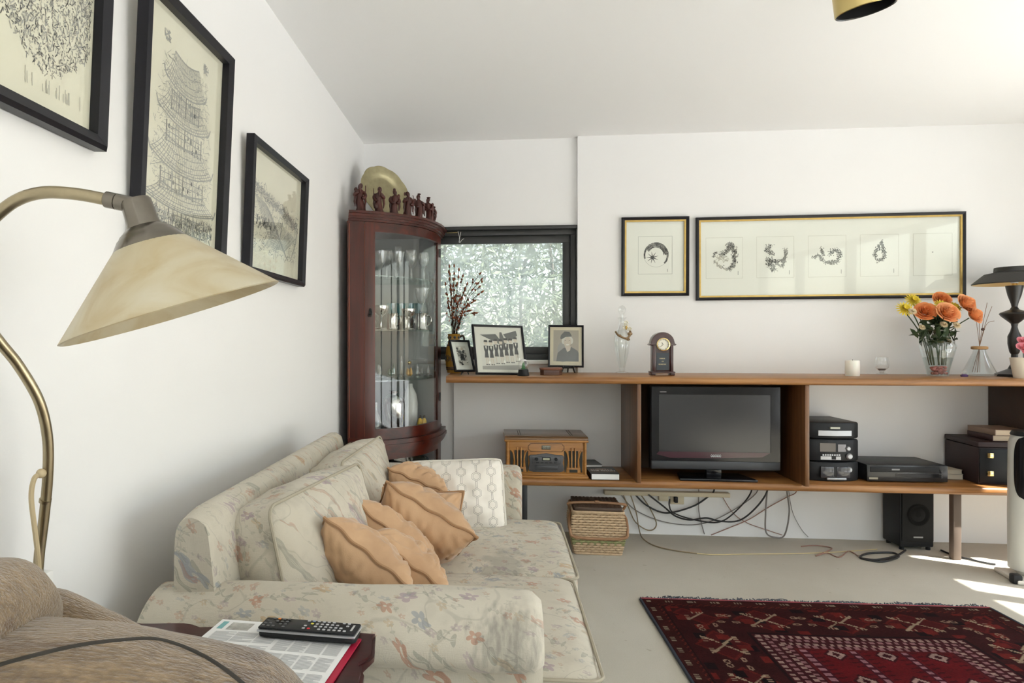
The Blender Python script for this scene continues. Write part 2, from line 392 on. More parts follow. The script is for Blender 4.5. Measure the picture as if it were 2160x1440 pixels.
MB().rbox(3.240, 3.280, 3.87, 3.91, 0, LZ-.04, .004).build('leg', mat('grey_brown_wood', srgb(98, 84, 74), .6), su)
MB().rbox(.60, .63, 3.86, 3.90, 0, LZ-.04, .003).build('leg', LEGM, su)

# --- sockets, trunking and cables
tk = tag(MB().rbox(1.475, 2.2, YB-.045, YB-.001, .238, .264, .004).build('cable_trunking', CREAM), 'cream plastic cable trunking on the wall under the lower shelf', 'trunking')
so_ = thing('wall_socket', 'cream wall socket with a black plug below the trunking', 'socket', (1.9, YB, .19), room=True)
MB().rbox(1.865, 1.945, YB-.014, YB-.001, .185, .238, .004).build('face_plate', CREAM, so_)
MB().rbox(1.795, 1.85, YB-.03, YB-.001, .205, .240, .004, M=None).build('adaptor', CREAM, so_)
MB().rbox(1.882, 1.902, YB-.045, YB-.014, .20, .235, .004).build('plug', BLKPLAST, so_)
CB = mat('black_cable', (.02, .02, .022), .5); CBR = mat('brown_cable', (.25, .19, .11), .5); CGR = mat('grey_cable', (.22, .20, .19), .5); CCL = mat('clear_speaker_wire', (.55, .45, .25), .3); CRED = mat('red_brown_wire', (.30, .16, .12), .5)
def cable(name, label, pts, r, m, Y=YB-.03, floor=False):
    pts = ([(pts[0][0], 1004)] if pts[0][1] < 1041 and not floor else [])+list(pts)+([(pts[-1][0], 1004)] if pts[-1][1] < 1041 and not floor else [])
    P = [onZ(p[0], p[1], r+.001) if floor or (len(p) > 2 and p[2] == 'f') else onY(p[0], p[1], p[2] if len(p) > 2 else Y) for p in pts]
    tag(MB().tube(cr(P, 7), r, 7).build(name, m), label, 'cable', 'cables under the shelf')
cable('power_cable', 'thick black cable looping from the trunking and back up behind the screen', [(1340, 1043), (1362, 1064), (1395, 1080), (1425, 1079), (1465, 1066), (1490, 1050), (1506, 1035)], .005, CB)
cable('power_cable', 'longest black cable sagging from the trunking to below the right divider', [(1368, 1043), (1400, 1068), (1425, 1088), (1455, 1096), (1490, 1092), (1520, 1099), (1560, 1097), (1595, 1070), (1618, 1036)], .005, CB, YB-.055)
cable('power_cable', 'black cable dropping from the wall plug', [(1413, 1052), (1412, 1066), (1422, 1082), (1470, 1097), (1520, 1100), (1560, 1070), (1585, 1036)], .0042, CB, YB-.075)
cable('power_cable', 'grey cable hanging in a deep narrow loop below the right divider', [(1618, 1034), (1615, 1080), (1616, 1122), (1635, 1133), (1655, 1128), (1665, 1080), (1660, 1034)], .0045, CGR, YB-.045)
cable('thin_cable', 'brown cable looping down beside the wicker basket', [(1352, 1043), (1370, 1070), (1384, 1100), (1380, 1115), (1364, 1117), (1340, 1100), (1326, 1070), (1315, 1043)], .0035, CBR, YB-.02)
cable('thin_cable', 'brown cable running from the trunking down onto the carpet', [(1330, 1043), (1342, 1080), (1348, 1115), (1356, 1135, 'f'), (1380, 1150, 'f'), (1420, 1160, 'f'), (1470, 1167, 'f')], .0033, CBR, YB-.03)
cable('thin_cable', 'pale straight wire drooping behind the black loops', [(1310, 1043), (1340, 1075), (1400, 1100), (1470, 1106), (1530, 1085), (1595, 1040)], .0028, CGR, YB-.012)
cable('thin_cable', 'rusty thin wire rising diagonally to under the stereo', [(1500, 1128), (1540, 1112), (1580, 1095), (1620, 1070), (1660, 1048), (1680, 1036)], .0028, CRED, YB-.014)
cable('thin_cable', 'grey wire hanging straight down to the carpet edge', [(1474, 1036), (1474, 1075), (1480, 1105), (1486, 1126)], .0028, CGR, YB-.010)
cable('thin_cable', 'thin brown wire slanting right below the screen', [(1522, 1044), (1545, 1080), (1575, 1102), (1620, 1118), (1650, 1128)], .0022, CRED, YB-.010)
cable('thin_cable', 'fine grey wire falling to the floor right of the deep loop', [(1664, 1036), (1672, 1080), (1690, 1115), (1705, 1132)], .0018, CGR, YB-.010)
cable('speaker_wire', 'clear flat wire lying straight across the carpet', [(1440, 1163), (1500, 1169), (1580, 1168), (1680, 1167), (1760, 1164), (1850, 1158)], .0030, CCL, floor=True)
cable('speaker_wire', 'tangled red brown wire on the carpet left of the black speaker', [(1690, 1152), (1720, 1150), (1755, 1156), (1730, 1168), (1722, 1172), (1745, 1166), (1770, 1175), (1790, 1162), (1810, 1172)], .0030, CRED, floor=True)
cable('coiled_cable', 'black cable coiled in loops on the carpet before the speaker', [(1910, 1160), (1890, 1172), (1850, 1180), (1815, 1176), (1830, 1167), (1880, 1165), (1895, 1174), (1860, 1184), (1820, 1178)], .0055, CB, floor=True)
cable('coiled_cable', 'black cable trailing right over the sunlit carpet', [(1985, 1160), (2010, 1170), (2040, 1178), (2075, 1186), (2100, 1190)], .005, CB, floor=True)

# ================================================================== PICTURES
class Ink:
    """flat strokes on a sheet, local x right, z up, facing -y"""
    def __init__(s, y, ws=1): s.mb = MB(); s.y = y; s.k = 0; s.ws = ws
    def line(s, a, b, w, m=0, w2=None):
        d = Vector((b[0]-a[0], b[1]-a[1])); L = d.length; w *= s.ws; w2 = w2 if w2 is None else w2*s.ws
        if L < 1e-6: return
        n = Vector((-d.y, d.x))/L; w2 = w if w2 is None else w2; s.k += 1; y = s.y-.00001*(s.k % 12)
        s.mb.add([(a[0]+n.x*w/2, y, a[1]+n.y*w/2), (a[0]-n.x*w/2, y, a[1]-n.y*w/2), (b[0]-n.x*w2/2, y, b[1]-n.y*w2/2), (b[0]+n.x*w2/2, y, b[1]+n.y*w2/2)], [(0, 1, 2, 3)], m)
    def path(s, pts, w, m=0):
        for a, b in zip(pts[:-1], pts[1:]): s.line(a, b, w, m)
    def poly(s, pts, m=0, lift=0):
        s.k += 1; y = s.y-.00001*(s.k % 12)-lift
        s.mb.add([(p[0], y, p[1]) for p in pts], [tuple(range(len(pts)))], m)
    def disc(s, c, rx, rz, m=0, lift=0, n=16, rot=0):
        s.poly([(c[0]+rx*math.cos(2*PI*i/n)*math.cos(rot)-rz*math.sin(2*PI*i/n)*math.sin(rot), c[1]+rx*math.cos(2*PI*i/n)*math.sin(rot)+rz*math.sin(2*PI*i/n)*math.cos(rot)) for i in range(n)], m, lift)
def rails(parent, w, h, fw, d, mats, lip=0, y0=0, names='frame_rail'):
    """four mitred rails round a w x h opening outer size, front at y=-d"""
    for k, (A, B, a, b) in enumerate([((-w/2, 0), (w/2, 0), (-w/2+fw, fw), (w/2-fw, fw)), ((w/2, 0), (w/2, h), (w/2-fw, fw), (w/2-fw, h-fw)),
                                      ((w/2, h), (-w/2, h), (w/2-fw, h-fw), (-w/2+fw, h-fw)), ((-w/2, h), (-w/2, 0), (-w/2+fw, h-fw), (-w/2+fw, fw))]):
        o = [(A[0], A[1]), (B[0], B[1]), b, a] if k in (0, 1, 2, 3) else None
        dd = lip
        vs = [(A[0], y0, A[1]), (B[0], y0, B[1]), (b[0], y0, b[1]), (a[0], y0, a[1])]
        mA = Vector(A).lerp(Vector(a), .3); mB = Vector(B).lerp(Vector(b), .3)
        vs += [(A[0], y0-d*.8, A[1]), (B[0], y0-d*.8, B[1]), (mB.x, y0-d, mB.y), (mA.x, y0-d, mA.y), (b[0], y0-d*.72, b[1]), (a[0], y0-d*.72, a[1])]
        q = MB().add(vs, [(0, 1, 5, 4), (4, 5, 6, 7), (7, 6, 8, 9), (9, 8, 2, 3), (0, 3, 2, 1), (0, 4, 7, 9, 3), (1, 2, 8, 6, 5)])
        q.build(names, mats, parent, 25)
def picture(name, label, base, rotz, lean, w, h, fw, d, frame, inner, paper, art, glass=True, tilt=0):
    p = thing(name, label, 'picture', base)
    p.rotation_euler = (Matrix.Rotation(rotz, 3, 'Z') @ Matrix.Rotation(tilt, 3, 'Y') @ Matrix.Rotation(lean, 3, 'X')).to_euler()
    rails(p, w, h, fw, d, frame)
    iw = fw
    if inner:
        gi = inner[0]
        for (x0, x1, z0, z1) in ((-w/2+fw, w/2-fw, fw, fw+gi), (-w/2+fw, w/2-fw, h-fw-gi, h-fw), (-w/2+fw, -w/2+fw+gi, fw+gi, h-fw-gi), (w/2-fw-gi, w/2-fw, fw+gi, h-fw-gi)):
            MB().box(x0, x1, -d*.66, 0, z0, z1).build('gilt_slip', inner[1], p, 0)
        iw += gi
    MB().box(-w/2+fw*.6, w/2-fw*.6, -.004, 0, fw*.6, h-fw*.6).build('paper', paper, p, 0)
    if art: ik = Ink(-.0046, 1.7 if not inner else 1); art(ik, w-2*iw, h-2*iw, iw); ik.mb.build('drawing', [INK, INK2, INK3, GREYINK], p, 0, weld=False)
    if glass: MB().box(-w/2+iw*.9, w/2-iw*.9, -.0078, -.0066, iw*.9, h-iw*.9).build('glass', PICGL, p, 0)
    return p
GREYINK = mat('sepia_ink', (.20, .19, .17), .8)
def art_pagoda(ik, w, h, o):
    r = random.Random(3)
    def X(u): return (u-.5)*w
    def Z(v): return o+v*h
    tiers = [(.86, .70, .52, .10), (.70, .56, .66, .10), (.50, .36, .80, .12), (.30, .20, .92, .08)]
    for (vt, vb, wd, dip) in tiers:
        # roof: curved eaves with tile lines
        for k in range(26):
            t = k/25; a = (.5-wd*.30+wd*.60*t); b = (.5-wd/2+wd*t)
            top = vt-.02*math.sin(PI*t); bot = vb+dip*(abs(2*t-1)**2.2)*.45
            ik.path([(X(a+(b-a)*s**1.5), Z(top+(bot-top)*s)) for s in (0, .25, .5, .75, 1)], .0011, 1)
        for s in (.0, .35, .62, .8, .9, 1):
            ik.path([(X(.5-wd*(.30+.2*s**1.5)+wd*(.6+.4*s**1.5)*t), Z(vt-.02*math.sin(PI*t)*(1-s)+((vb+dip*abs(2*t-1)**2.2*.45)-vt)*s)) for t in [k/14 for k in range(15)]], .0022 if s in (0, 1) else .0012, 1)
        for sg in (-1, 1):  # upturned tips
            e = (.5+sg*wd/2, vb+dip*.45); ik.path([(X(e[0]-sg*.03), Z(e[1]-.015)), (X(e[0]), Z(e[1])), (X(e[0]+sg*.02), Z(e[1]+.03))], .003, 1)
        # storey below the eave
        for k in range(13):
            u = .5-wd*.34+wd*.68*k/12; ik.line((X(u), Z(vb)), (X(u), Z(vb-.09)), .003 if k % 3 == 0 else .0013, 1 if k % 2 else 3)
        for v in (.02, .045, .085): ik.line((X(.5-wd*.34), Z(vb-v)), (X(.5+wd*.34), Z(vb-v)), .0013, 1)
        for k in range(16):
            u = .5+r.uniform(-.3, .3)*wd; v = vb-r.uniform(.015, .085); ik.disc((X(u), Z(v)), .004, .006, r.choice([0, 1, 3, 2]))
    for sg, u in ((-1, .24), (1, .74)):
        for k in range(14): ik.line((X(u+r.uniform(-.03, .05)), Z(.87+r.uniform(0, .05))), (X(u+r.uniform(-.03, .05)), Z(.88+r.uniform(0, .04))), .002, 1)
    for k in range(1500):      # wash and scribble
        u = r.uniform(.12, .88); v = r.uniform(.12, .84)
        if abs(u-.5) < .24+.24*(1-v): ik.line((X(u), Z(v)), (X(u+r.gauss(0, .03)), Z(v+r.gauss(0, .012))), .001, r.choice([1, 2, 2]))
    for k in range(520):      # foliage and crowd at the foot
        u = r.uniform(.06, .94); v = .10+.07*r.random()+.05*abs(u-.5); ik.line((X(u), Z(v)), (X(u+r.gauss(0, .012)), Z(v+r.gauss(0, .014))), .0016, r.choice([0, 1, 1, 3]))
    ik.line((X(.9), Z(.05)), (X(.9), Z(.02)), .003, 1)
def art_street(ik, w, h, o):
    r = random.Random(9)
    def X(u): return (u-.5)*w
    def Z(v): return o+v*h
    for k in range(900):      # dark ridge of trees falling to the right
        t = r.random(); u = .05+.9*t; v = .70-.18*t+r.gauss(0, .025); ik.line((X(u), Z(v)), (X(u+r.gauss(0, .02)), Z(v+r.gauss(0, .02))), .0018, r.choice([1, 1, 3, 2]))
    for k in range(34):       # roofs and steps
        t = k/33; ik.path([(X(.1+.35*t), Z(.62-.42*t)), (X(.3+.30*t), Z(.58-.30*t)), (X(.42+.34*t), Z(.50-.34*t))], .0014, 1)
    for k in range(26):
        t = k/25; ik.line((X(.55+.36*t), Z(.50-.10*t)), (X(.30+.38*t), Z(.22+.02*t)), .0016, r.choice([1, 2]))
    for k in range(600):
        u = r.uniform(.06, .93); v = r.uniform(.16, .60-.1*u); ik.line((X(u), Z(v)), (X(u+r.gauss(0, .02)), Z(v+r.gauss(0, .022))), .0014, r.choice([1, 2, 2, 3]))
    for k in range(60):
        u = r.uniform(.15, .5); v = .42+r.gauss(0, .03); ik.disc((X(u), Z(v)), .005, .006, r.choice([0, 3]))
    for sg in (.62, .95): ik.path([(X(sg), Z(.5)), (X(sg-.04), Z(.35)), (X(sg-.12), Z(.2))], .004, 1)
def art_trees(ik, w, h, o):
    r = random.Random(21)
    def X(u): return (u-.5)*w
    def Z(v): return o+v*h
    for k in range(5600):
        u = r.uniform(.0, .98); top = .98; bot = .26+.20*math.cos((u-.68)*5)*-1+.1
        v = r.uniform(min(bot, .9), top); dk = (u > .55) or v < .62
        if u < .6 and v > .66 and r.random() < .55: continue
        ik.line((X(u), Z(v)), (X(u+r.gauss(0, .010)), Z(v+r.gauss(0, .013))), .0012, r.choice([1, 3, 1, 2, 0] if dk else [1, 2, 2]))
    for k in range(18): ik.line((X(.02+.03*k), Z(.95-.006*k)), (X(.05+.03*k), Z(.72-.004*k)), .0022, 3)
    for k in range(12):
        ik.path([(X(.0), Z(.93-.02*k)), (X(.3), Z(.90-.02*k)), (X(.6), Z(.80-.02*k))], .0014, 1)
    for k in range(24): u = r.uniform(.55, .95); ik.line((X(u), Z(.10+.05*r.random())), (X(u+.004), Z(.08)), .0012, 2)
def art_fruit(ik, w, h, o):
    r = random.Random(2); c = (.02*w, o+.52*h); a = .56*w
    z0 = o+.25*h; z1 = o+.79*h
    for p, q in (((-.29*w, z0), (.30*w, z0)), ((.30*w, z0), (.30*w, z1)), ((.30*w, z1), (-.29*w, z1)), ((-.29*w, z1), (-.29*w, z0))): ik.line(p, q, .0014, 1)
    R0 = .21*w
    for k in range(1100):      # dark rind arc
        t = r.uniform(-.25, 1.05)*PI; d = R0*r.uniform(.62, 1.02) if 0 < t < PI*.8 else R0*r.uniform(.9, 1)
        p = (c[0]+d*math.cos(t), c[1]+d*1.05*math.sin(t)); ik.line(p, (p[0]-R0*.14*math.sin(t), p[1]+R0*.14*math.cos(t)), .0032, r.choice([0, 3, 0, 1]))
    for k in range(60): t = 2*PI*k/60; ik.line((c[0]+R0*math.cos(t), c[1]+R0*math.sin(t)), (c[0]+R0*math.cos(t+.1), c[1]+R0*math.sin(t+.1)), .0013, 1)
    cc = (c[0]-.3*R0, c[1]-.2*R0)
    for k in range(9): t = 2*PI*k/9+.3; ik.line(cc, (cc[0]+.5*R0*math.cos(t), cc[1]+.5*R0*math.sin(t)), .0075, 0, .001)
    ik.disc(cc, R0*.13, R0*.13, 0)
    ik.line((.22*w, o+.28*h), (.22*w, o+.32*h), .003, 1)
def art_five(ik, w, h, o):
    r = random.Random(5)
    for i in range(5):
        cx = (-.405+.201*i)*w; s = .073*w; zc = o+.51*h; zh = .275*h
        for p, q in (((cx-s, zc-zh), (cx+s, zc-zh)), ((cx+s, zc-zh), (cx+s, zc+zh)), ((cx+s, zc+zh), (cx-s, zc+zh)), ((cx-s, zc+zh), (cx-s, zc-zh))): ik.line(p, q, .0012, 2)
        if i < 4: ik.line((cx+s*.75, zc-zh*.85), (cx+s*.75, zc-zh*.65), .003, 1)
        def blot(pts, wd, n, m):
            P = cr([(p[0], p[1], 0) for p in pts], 8)
            for k in range(n):
                a = r.randrange(len(P)-1); wd_ = .0045; p = P[a]; q = P[a+1]; d = r.gauss(0, wd/2.6); e = r.gauss(0, wd/2.6)
                ik.line((cx+p.x+d, zc+p.y+e), (cx+q.x+d, zc+q.y+e), wd_, r.choice(m))
        dk = [0, 3, 1]; u = .045*w
        if i == 0:
            blot([(-u, .2*u), (-.7*u, .5*u)], .012, 40, dk); blot([(-.3*u, .3*u), (.2*u, .6*u), (.5*u, 1.3*u)], .02, 200, dk); blot([(.5*u, 1.3*u), (.9*u, .6*u), (.8*u, -.6*u), (.4*u, -1.0*u)], .02, 260, dk)
            blot([(-.9*u, -.2*u), (-.5*u, -.7*u), (.3*u, -1.1*u)], .01, 90, [1, 2]); blot([(-.6*u, .1*u), (.3*u, -.2*u)], .02, 60, [2])
        if i == 1:
            blot([(-.4*u, 1.1*u), (-.7*u, .6*u), (-.1*u, .3*u)], .02, 130, dk); blot([(-.6*u, -.1*u), (-.4*u, -.8*u), (-.1*u, -1.2*u)], .024, 180, dk)
            blot([(-.4*u, -.3*u), (.2*u, -.4*u), (.8*u, -.2*u)], .012, 120, dk); blot([(.9*u, .7*u), (.9*u, .1*u), (.6*u, -.9*u)], .014, 130, [1, 3]); blot([(-.2*u, -1.1*u), (.1*u, -.6*u), (.5*u, -.9*u)], .008, 60, [1])
        if i == 2:
            blot([(-1.2*u, -.1*u), (-.7*u, .1*u), (-.4*u, -.4*u)], .012, 120, [3, 1]); blot([(-.5*u, .7*u), (-.3*u, .1*u)], .012, 80, [1, 3]); blot([(-.3*u, -.5*u), (.4*u, -.6*u), (1.0*u, -.4*u)], .016, 160, [1, 3])
            blot([(.2*u, .1*u), (.6*u, .5*u), (1.1*u, .3*u), (1.0*u, -.2*u)], .018, 200, dk)
        if i == 3:
            blot([(.2*u, 1.2*u), (-.2*u, .5*u), (-.4*u, 0), (0, -.5*u), (.4*u, -.1*u), (.3*u, .6*u), (.2*u, 1.2*u)], .014, 300, dk)
        if i == 4: ik.disc((cx, zc+.2*u), .004, .004, 1)
BLKFR = mat('black_lacquer_frame', (.010, .010, .014), .34, bmp=.04, bs=40, Specular_IOR_Level=.3)
LEAN = R(3.2)
def wallpic(name, label, Y0, Y1, z0, z1, art, lean, fw=.026, d=.026, x=.004):
    # on the left wall: local x runs along +Y when turned by +90 deg, front (-y local) faces +X
    return picture(name, label, (x, (Y0+Y1)/2, z0), PI/2, lean, Y1-Y0, (z1-z0)/math.cos(lean), fw, d, BLKFR, None, PAPERC, art)
wallpic('framed_ink_print', 'black framed ink print of dark trees, cut off at the top left', .86, 1.345, 1.560, 2.06, art_trees, R(2.6), .028, .034)
wallpic('framed_ink_print', 'tallest black framed ink print of a tiered pagoda on the left wall', 1.470, 1.960, 1.355, 2.005, art_pagoda, R(2.6), .026, .034)
wallpic('framed_ink_print', 'smaller black framed ink print of a hillside lane nearest the cabinet', 2.165, 2.80, 1.390, 1.845, art_street, R(2.2), .022, .034)
picture('framed_brush_painting', 'upright black and gold framed brush painting of a round fruit', (1.776, YB-.002, 1.428), 0, R(.6), .392, .472, .018, .022, BLKFR, (.010, GOLD), MATB, art_fruit)
picture('framed_brush_painting', 'wide black and gold framed panel of five small brush paintings', (2.760, YB-.002, 1.404), 0, R(.6), 1.492, .492, .017, .022, BLKFR, (.010, GOLD), MATB, art_five, tilt=R(-.35))

# ================================================================== CORNER CABINET
cabX = [(.068, 3.50), (.193, 3.555), (.319, 3.645), (.434, 3.775), (.508, 3.985), (.524, 4.20)]
cab = thing('corner_cabinet', 'tall mahogany bow fronted corner cabinet with glazed door', 'cabinet', (.2, 3.95, 0), room=True)
crv = [p.to_2d() for p in cr([(x, y, 0) for x, y in cabX], 10)]       # cornice edge, left to right, 51 points
def inset(d):
    out = []
    for i, p in enumerate(crv):
        a = crv[max(i-1, 0)]; b = crv[min(i+1, len(crv)-1)]; t = (b-a).normalized(); out.append(p+Vector((-t.y, t.x))*d)
    return out
def ins_poly(d, side=.012):
    c = inset(d); c[0] = Vector((c[0].x, c[0].y)); return [(q.x, min(q.y, YA-.004)) for q in c]
def slab(d, z0, z1, inner=None):
    c = ins_poly(d); x0 = max(.004, c[0][0]-.0); poly = c+[(c[-1][0], YA-.004), (.006, YA-.004), (.006, c[0][1]+.32), (c[0][0]-.004, c[0][1]+.03)]
    return MB().prism(poly, z0, z1)
def band(d0, d1, z0, z1, i0, i1, mb=None):            # curved wall piece between two insets, points i0..i1
    a = ins_poly(d0)[i0:i1+1]; b = ins_poly(d1)[i0:i1+1]; mb = mb or MB()
    return mb.prism(a+b[::-1], z0, z1)
N_ = len(crv)-1
IL0, IL1, IG0, IG1, IR0 = 0, 7, 11, 42, 45            # stile | door | glass | door | post
ZT, ZW = 1.845, .60
for d, z0, z1 in ((0, 1.832, ZT), (.010, 1.818, 1.832), (.016, 1.806, 1.818), (.026, 1.794, 1.806)): slab(d, z0, z1).build('cornice_moulding', MAHOGX, cab, 45)
for d, z0, z1 in ((.006, ZW+.006, ZW+.030), (.0, ZW-.012, ZW+.006), (.008, ZW-.028, ZW-.012), (.014, ZW-.040, ZW-.028)): slab(d, z0, z1).build('waist_moulding', MAHOGX, cab, 45)
slab(.03, 0, .10).build('plinth', MAHOGX, cab, 45)
slab(.032, .10, .13).build('floor_board', MAHOGX, cab, 45)
slab(.032, ZW+.03, ZW+.045).build('middle_board', MAHOGX, cab, 45)
for z0, z1 in ((.13, ZW-.04), (ZW+.045, 1.794)):
    band(.034, .056, z0, z1, IL0, IL1).build('stile', MAHOG, cab, 45)
    band(.034, .056, z0, z1, IR0, N_).build('post', MAHOG, cab, 45)
    MB().box(.008, .014, 3.87, YA-.02, z0, z1).build('side_panel', mat('mirror_back', (.44, .45, .44), .32, .35), cab, 0)
    MB().box(.014, .47, YA-.016, YA-.008, z0, z1).build('mirror_panel', MC['mirror_back'], cab, 0)
c0 = inset(.034)[0]; MB().prism([(c0.x, c0.y), (c0.x+.02, c0.y+.012), (.035, 3.86), (.012, 3.86)], .10, 1.794).build('side_return', MAHOG, cab, 45)
for i in (1, 7): # light string inlay on the stile
    q = inset(.0335)[i]; MB().box(q.x-.0015, q.x+.0015, q.y-.002, q.y+.002, ZW+.05, 1.78).build('inlay_line', mat('inlay', srgb(132, 70, 46), .35), cab, 0)
def door(z0, z1, g0, g1, nm):
    d = bpy.data.objects.new('glazed_door', None); COL.objects.link(d); d.parent = cab; WM[d.name] = WM[cab.name]
    band(.030, .052, z0, z1, IL1, IG0).build('door_stile', MAHOG, d, 45); band(.030, .052, z0, z1, IG1, IR0).build('door_stile', MAHOG, d, 45)
    band(.030, .052, g1, z1, IG0, IG1).build('door_rail', MAHOGX, d, 45); band(.030, .052, z0, g0, IG0, IG1).build('door_rail', MAHOGX, d, 45)
    band(.036, .0385, g0, g1, IG0, IG1).build('curved_glass', thinglass('cabinet_glass', (.97, .98, .98), .022, .30, .02, 2.6), d, 45)
    return d
d1 = door(ZW+.035, 1.792, .690, 1.742, 'u'); d2 = door(.12, ZW-.042, .2, .522, 'l')
q = inset(.026)
e = q[IL1+2]; es = MB().ell((e.x, e.y, 1.315), (.009, .006, .020), 10, 8); es.tube([(e.x+.002, e.y-.006, 1.322), (e.x+.012, e.y-.012, 1.305), (e.x+.006, e.y-.014, 1.288), (e.x-.006, e.y-.010, 1.29), (e.x-.008, e.y-.006, 1.305)], .003, 6)
es.build('drop_handle', BLACK, d1)
for z in (1.66, .80): e = q[IG1+2]; MB().box(e.x-.002, e.x+.006, e.y-.008, e.y+.008, z, z+.05).build('hinge', BLACK, d1, 0)
SHZ = [1.515, 1.222, .945]
for z in SHZ:
    c = ins_poly(.07); MB().prism(c[6:46]+[(.44, YA-.03), (.03, YA-.03), (.03, 3.66)], z-.006, z).build('glass_shelf', SHELFGL, cab, 45)

# --- things in the cabinet
def glassware(name, label, prof, loc, m, n=18, group='glassware in the corner cabinet', cat='glass', rot=0):
    return tag(MB().shell(prof, n).build(name, m, None, 60), label, cat, group), loc
def put(o, loc): o.location = loc; return o
WINE = [(0, 0), (.030, .002), (.029, .004), (.005, .008), (.004, .07), (.012, .080), (.028, .10), (.033, .13), (.029, .165)]
FLUTE = [(0, 0), (.026, .002), (.004, .007), (.004, .07), (.014, .085), (.021, .13), (.019, .19)]
CUTG = [(0, 0), (.030, .003), (.008, .012), (.007, .045), (.022, .060), (.036, .095), (.043, .145)]
DEC = [(0, 0), (.045, .004), (.05, .05), (.03, .11), (.012, .13), (.014, .17), (.004, .175), (.018, .2), (0, .22)]
def cabpos(px, py, t):    # point on shelf height at depth fraction
    return onY(px, py, t)
protos = {k: MB().shell(p, 18) for k, p in (('wine', WINE), ('flute', FLUTE), ('cut', CUTG), ('dec', DEC))}
def glass_at(kind, x, y, z, label, s=1, m=None, cat='glass', grp=None):
    nm = {'wine': 'wine_glass', 'flute': 'champagne_flute', 'cut': 'cut_glass_goblet', 'dec': 'glass_decanter'}[kind]
    b = protos[kind]; o = b.build(nm, m or XTAL, None, 60); o.location = (x, y, z+.001); o.scale = (s, s, s)
    tag(o, label, cat, grp)
tops = [(.100, 3.80), (.165, 3.86), (.10, 3.93), (.19, 3.97), (.26, 3.90), (.25, 4.03), (.33, 4.00), (.32, 4.12)]
kinds = ['dec', 'cut', 'flute', 'wine', 'cut', 'flute', 'wine', 'wine']
TL_ = ['stoppered crystal decanter at the far left of the cabinet top shelf', 'cut crystal goblet right beside the stoppered decanter', 'tall crystal flute behind the stoppered decanter', 'crystal wine glass behind the left cut goblet, top shelf', 'cut crystal goblet in front at the middle of the top shelf', 'tall crystal flute near the middle back of the top shelf', 'crystal wine glass right of the middle of the top shelf', 'crystal wine glass furthest back on the cabinet top shelf']
for (x, y), k, lb_ in zip(tops, kinds, TL_): glass_at(k, x, y, SHZ[0], lb_, 1.08, grp={'cut': 'crystal goblets on the top shelf', 'flute': 'crystal flutes on the top shelf', 'wine': 'crystal wine glasses on the top shelf'}.get(k))
glass_at('wine', .405, 4.02, SHZ[0], 'wide glass alone at the right of the cabinet top shelf', 1.0)
GOB = [(0, 0), (.032, .003), (.030, .008), (.007, .014), (.006, .06), (.012, .066), (.034, .085), (.042, .115), (.041, .118), (.030, .09), (0, .075)]
for i, (x, y, s) in enumerate(((.185, 3.79, 1.15), (.325, 3.93, 1.05))):
    o = tag(MB().lathe(GOB, 20).build('silver_goblet', SILV, None, 60), ('larger silver goblet at the left of the cabinet second shelf', 'silver goblet between the tankards on the cabinet second shelf')[i], 'goblet', 'silver goblets'); o.location = (x, y, SHZ[1]+.001); o.scale = (s, s, s)
def tankard(x, y, s, label):
    t = thing('silver_tankard', label, 'tankard', (x, y, SHZ[1]+.001), (0, 0, R(-30)), 'silver tankards')
    MB().lathe([(.036*s, 0), (.038*s, .006), (.034*s, .012), (.034*s, .085*s), (.037*s, .09*s), (.033*s, .09*s), (.031*s, .01), (0, .01)], 20).build('cup', SILV, t, 40)
    MB().tube(cr([(.034*s, 0, .075*s), (.058*s, 0, .07*s), (.06*s, 0, .04*s), (.035*s, 0, .02*s)], 5), .004, 6).build('handle', SILV, t)
tankard(.235, 3.88, 1.05, 'silver tankard near the middle of the cabinet second shelf'); tankard(.30, 4.02, .95, 'small silver tankard furthest back on the second shelf'); tankard(.395, 3.99, 1.1, 'silver mug standing at the right under the crystal goblet')
glass_at('cut', .395, 3.99, SHZ[1]+.102, 'crystal goblet stood on top of the silver mug', 1.0)
for i in range(4):
    o = tag(MB().shell([(0, 0), (.020, .001), (.024, .05), (.028, .095), (.026, .095)], 16).build('blue_tumbler', TEAL, None, 60), ('leftmost', 'second from left', 'third from left', 'rightmost')[i]+' of four pale blue tumblers at the back of the second shelf', 'glass', 'pale blue tumblers'); o.location = (.20+.055*i, 4.10+.01*(i % 2), SHZ[1]+.07)
o = tag(MB().rbox(.18, .40, 4.06, 4.15, SHZ[1]+.001, SHZ[1]+.069, .004).build('presentation_box', DGREY), 'dark low box under the pale blue tumblers in the cabinet', 'box')
for i in range(5):
    o = tag(MB().lathe([(0, 0), (.03, .002), (.055, .008), (.053, .010), (0, .004)], 20).build('small_plate', XTAL, None, 60), ('leftmost', 'second', 'middle', 'fourth', 'rightmost')[i]+' of five small glass plates standing on edge, second cabinet shelf', 'plate', 'glass plates in a rack'); o.location = (.105+.014*i, 3.90+.012*i, SHZ[1]+.058); o.rotation_euler = (0, R(80), R(40))
rr = random.Random(12)
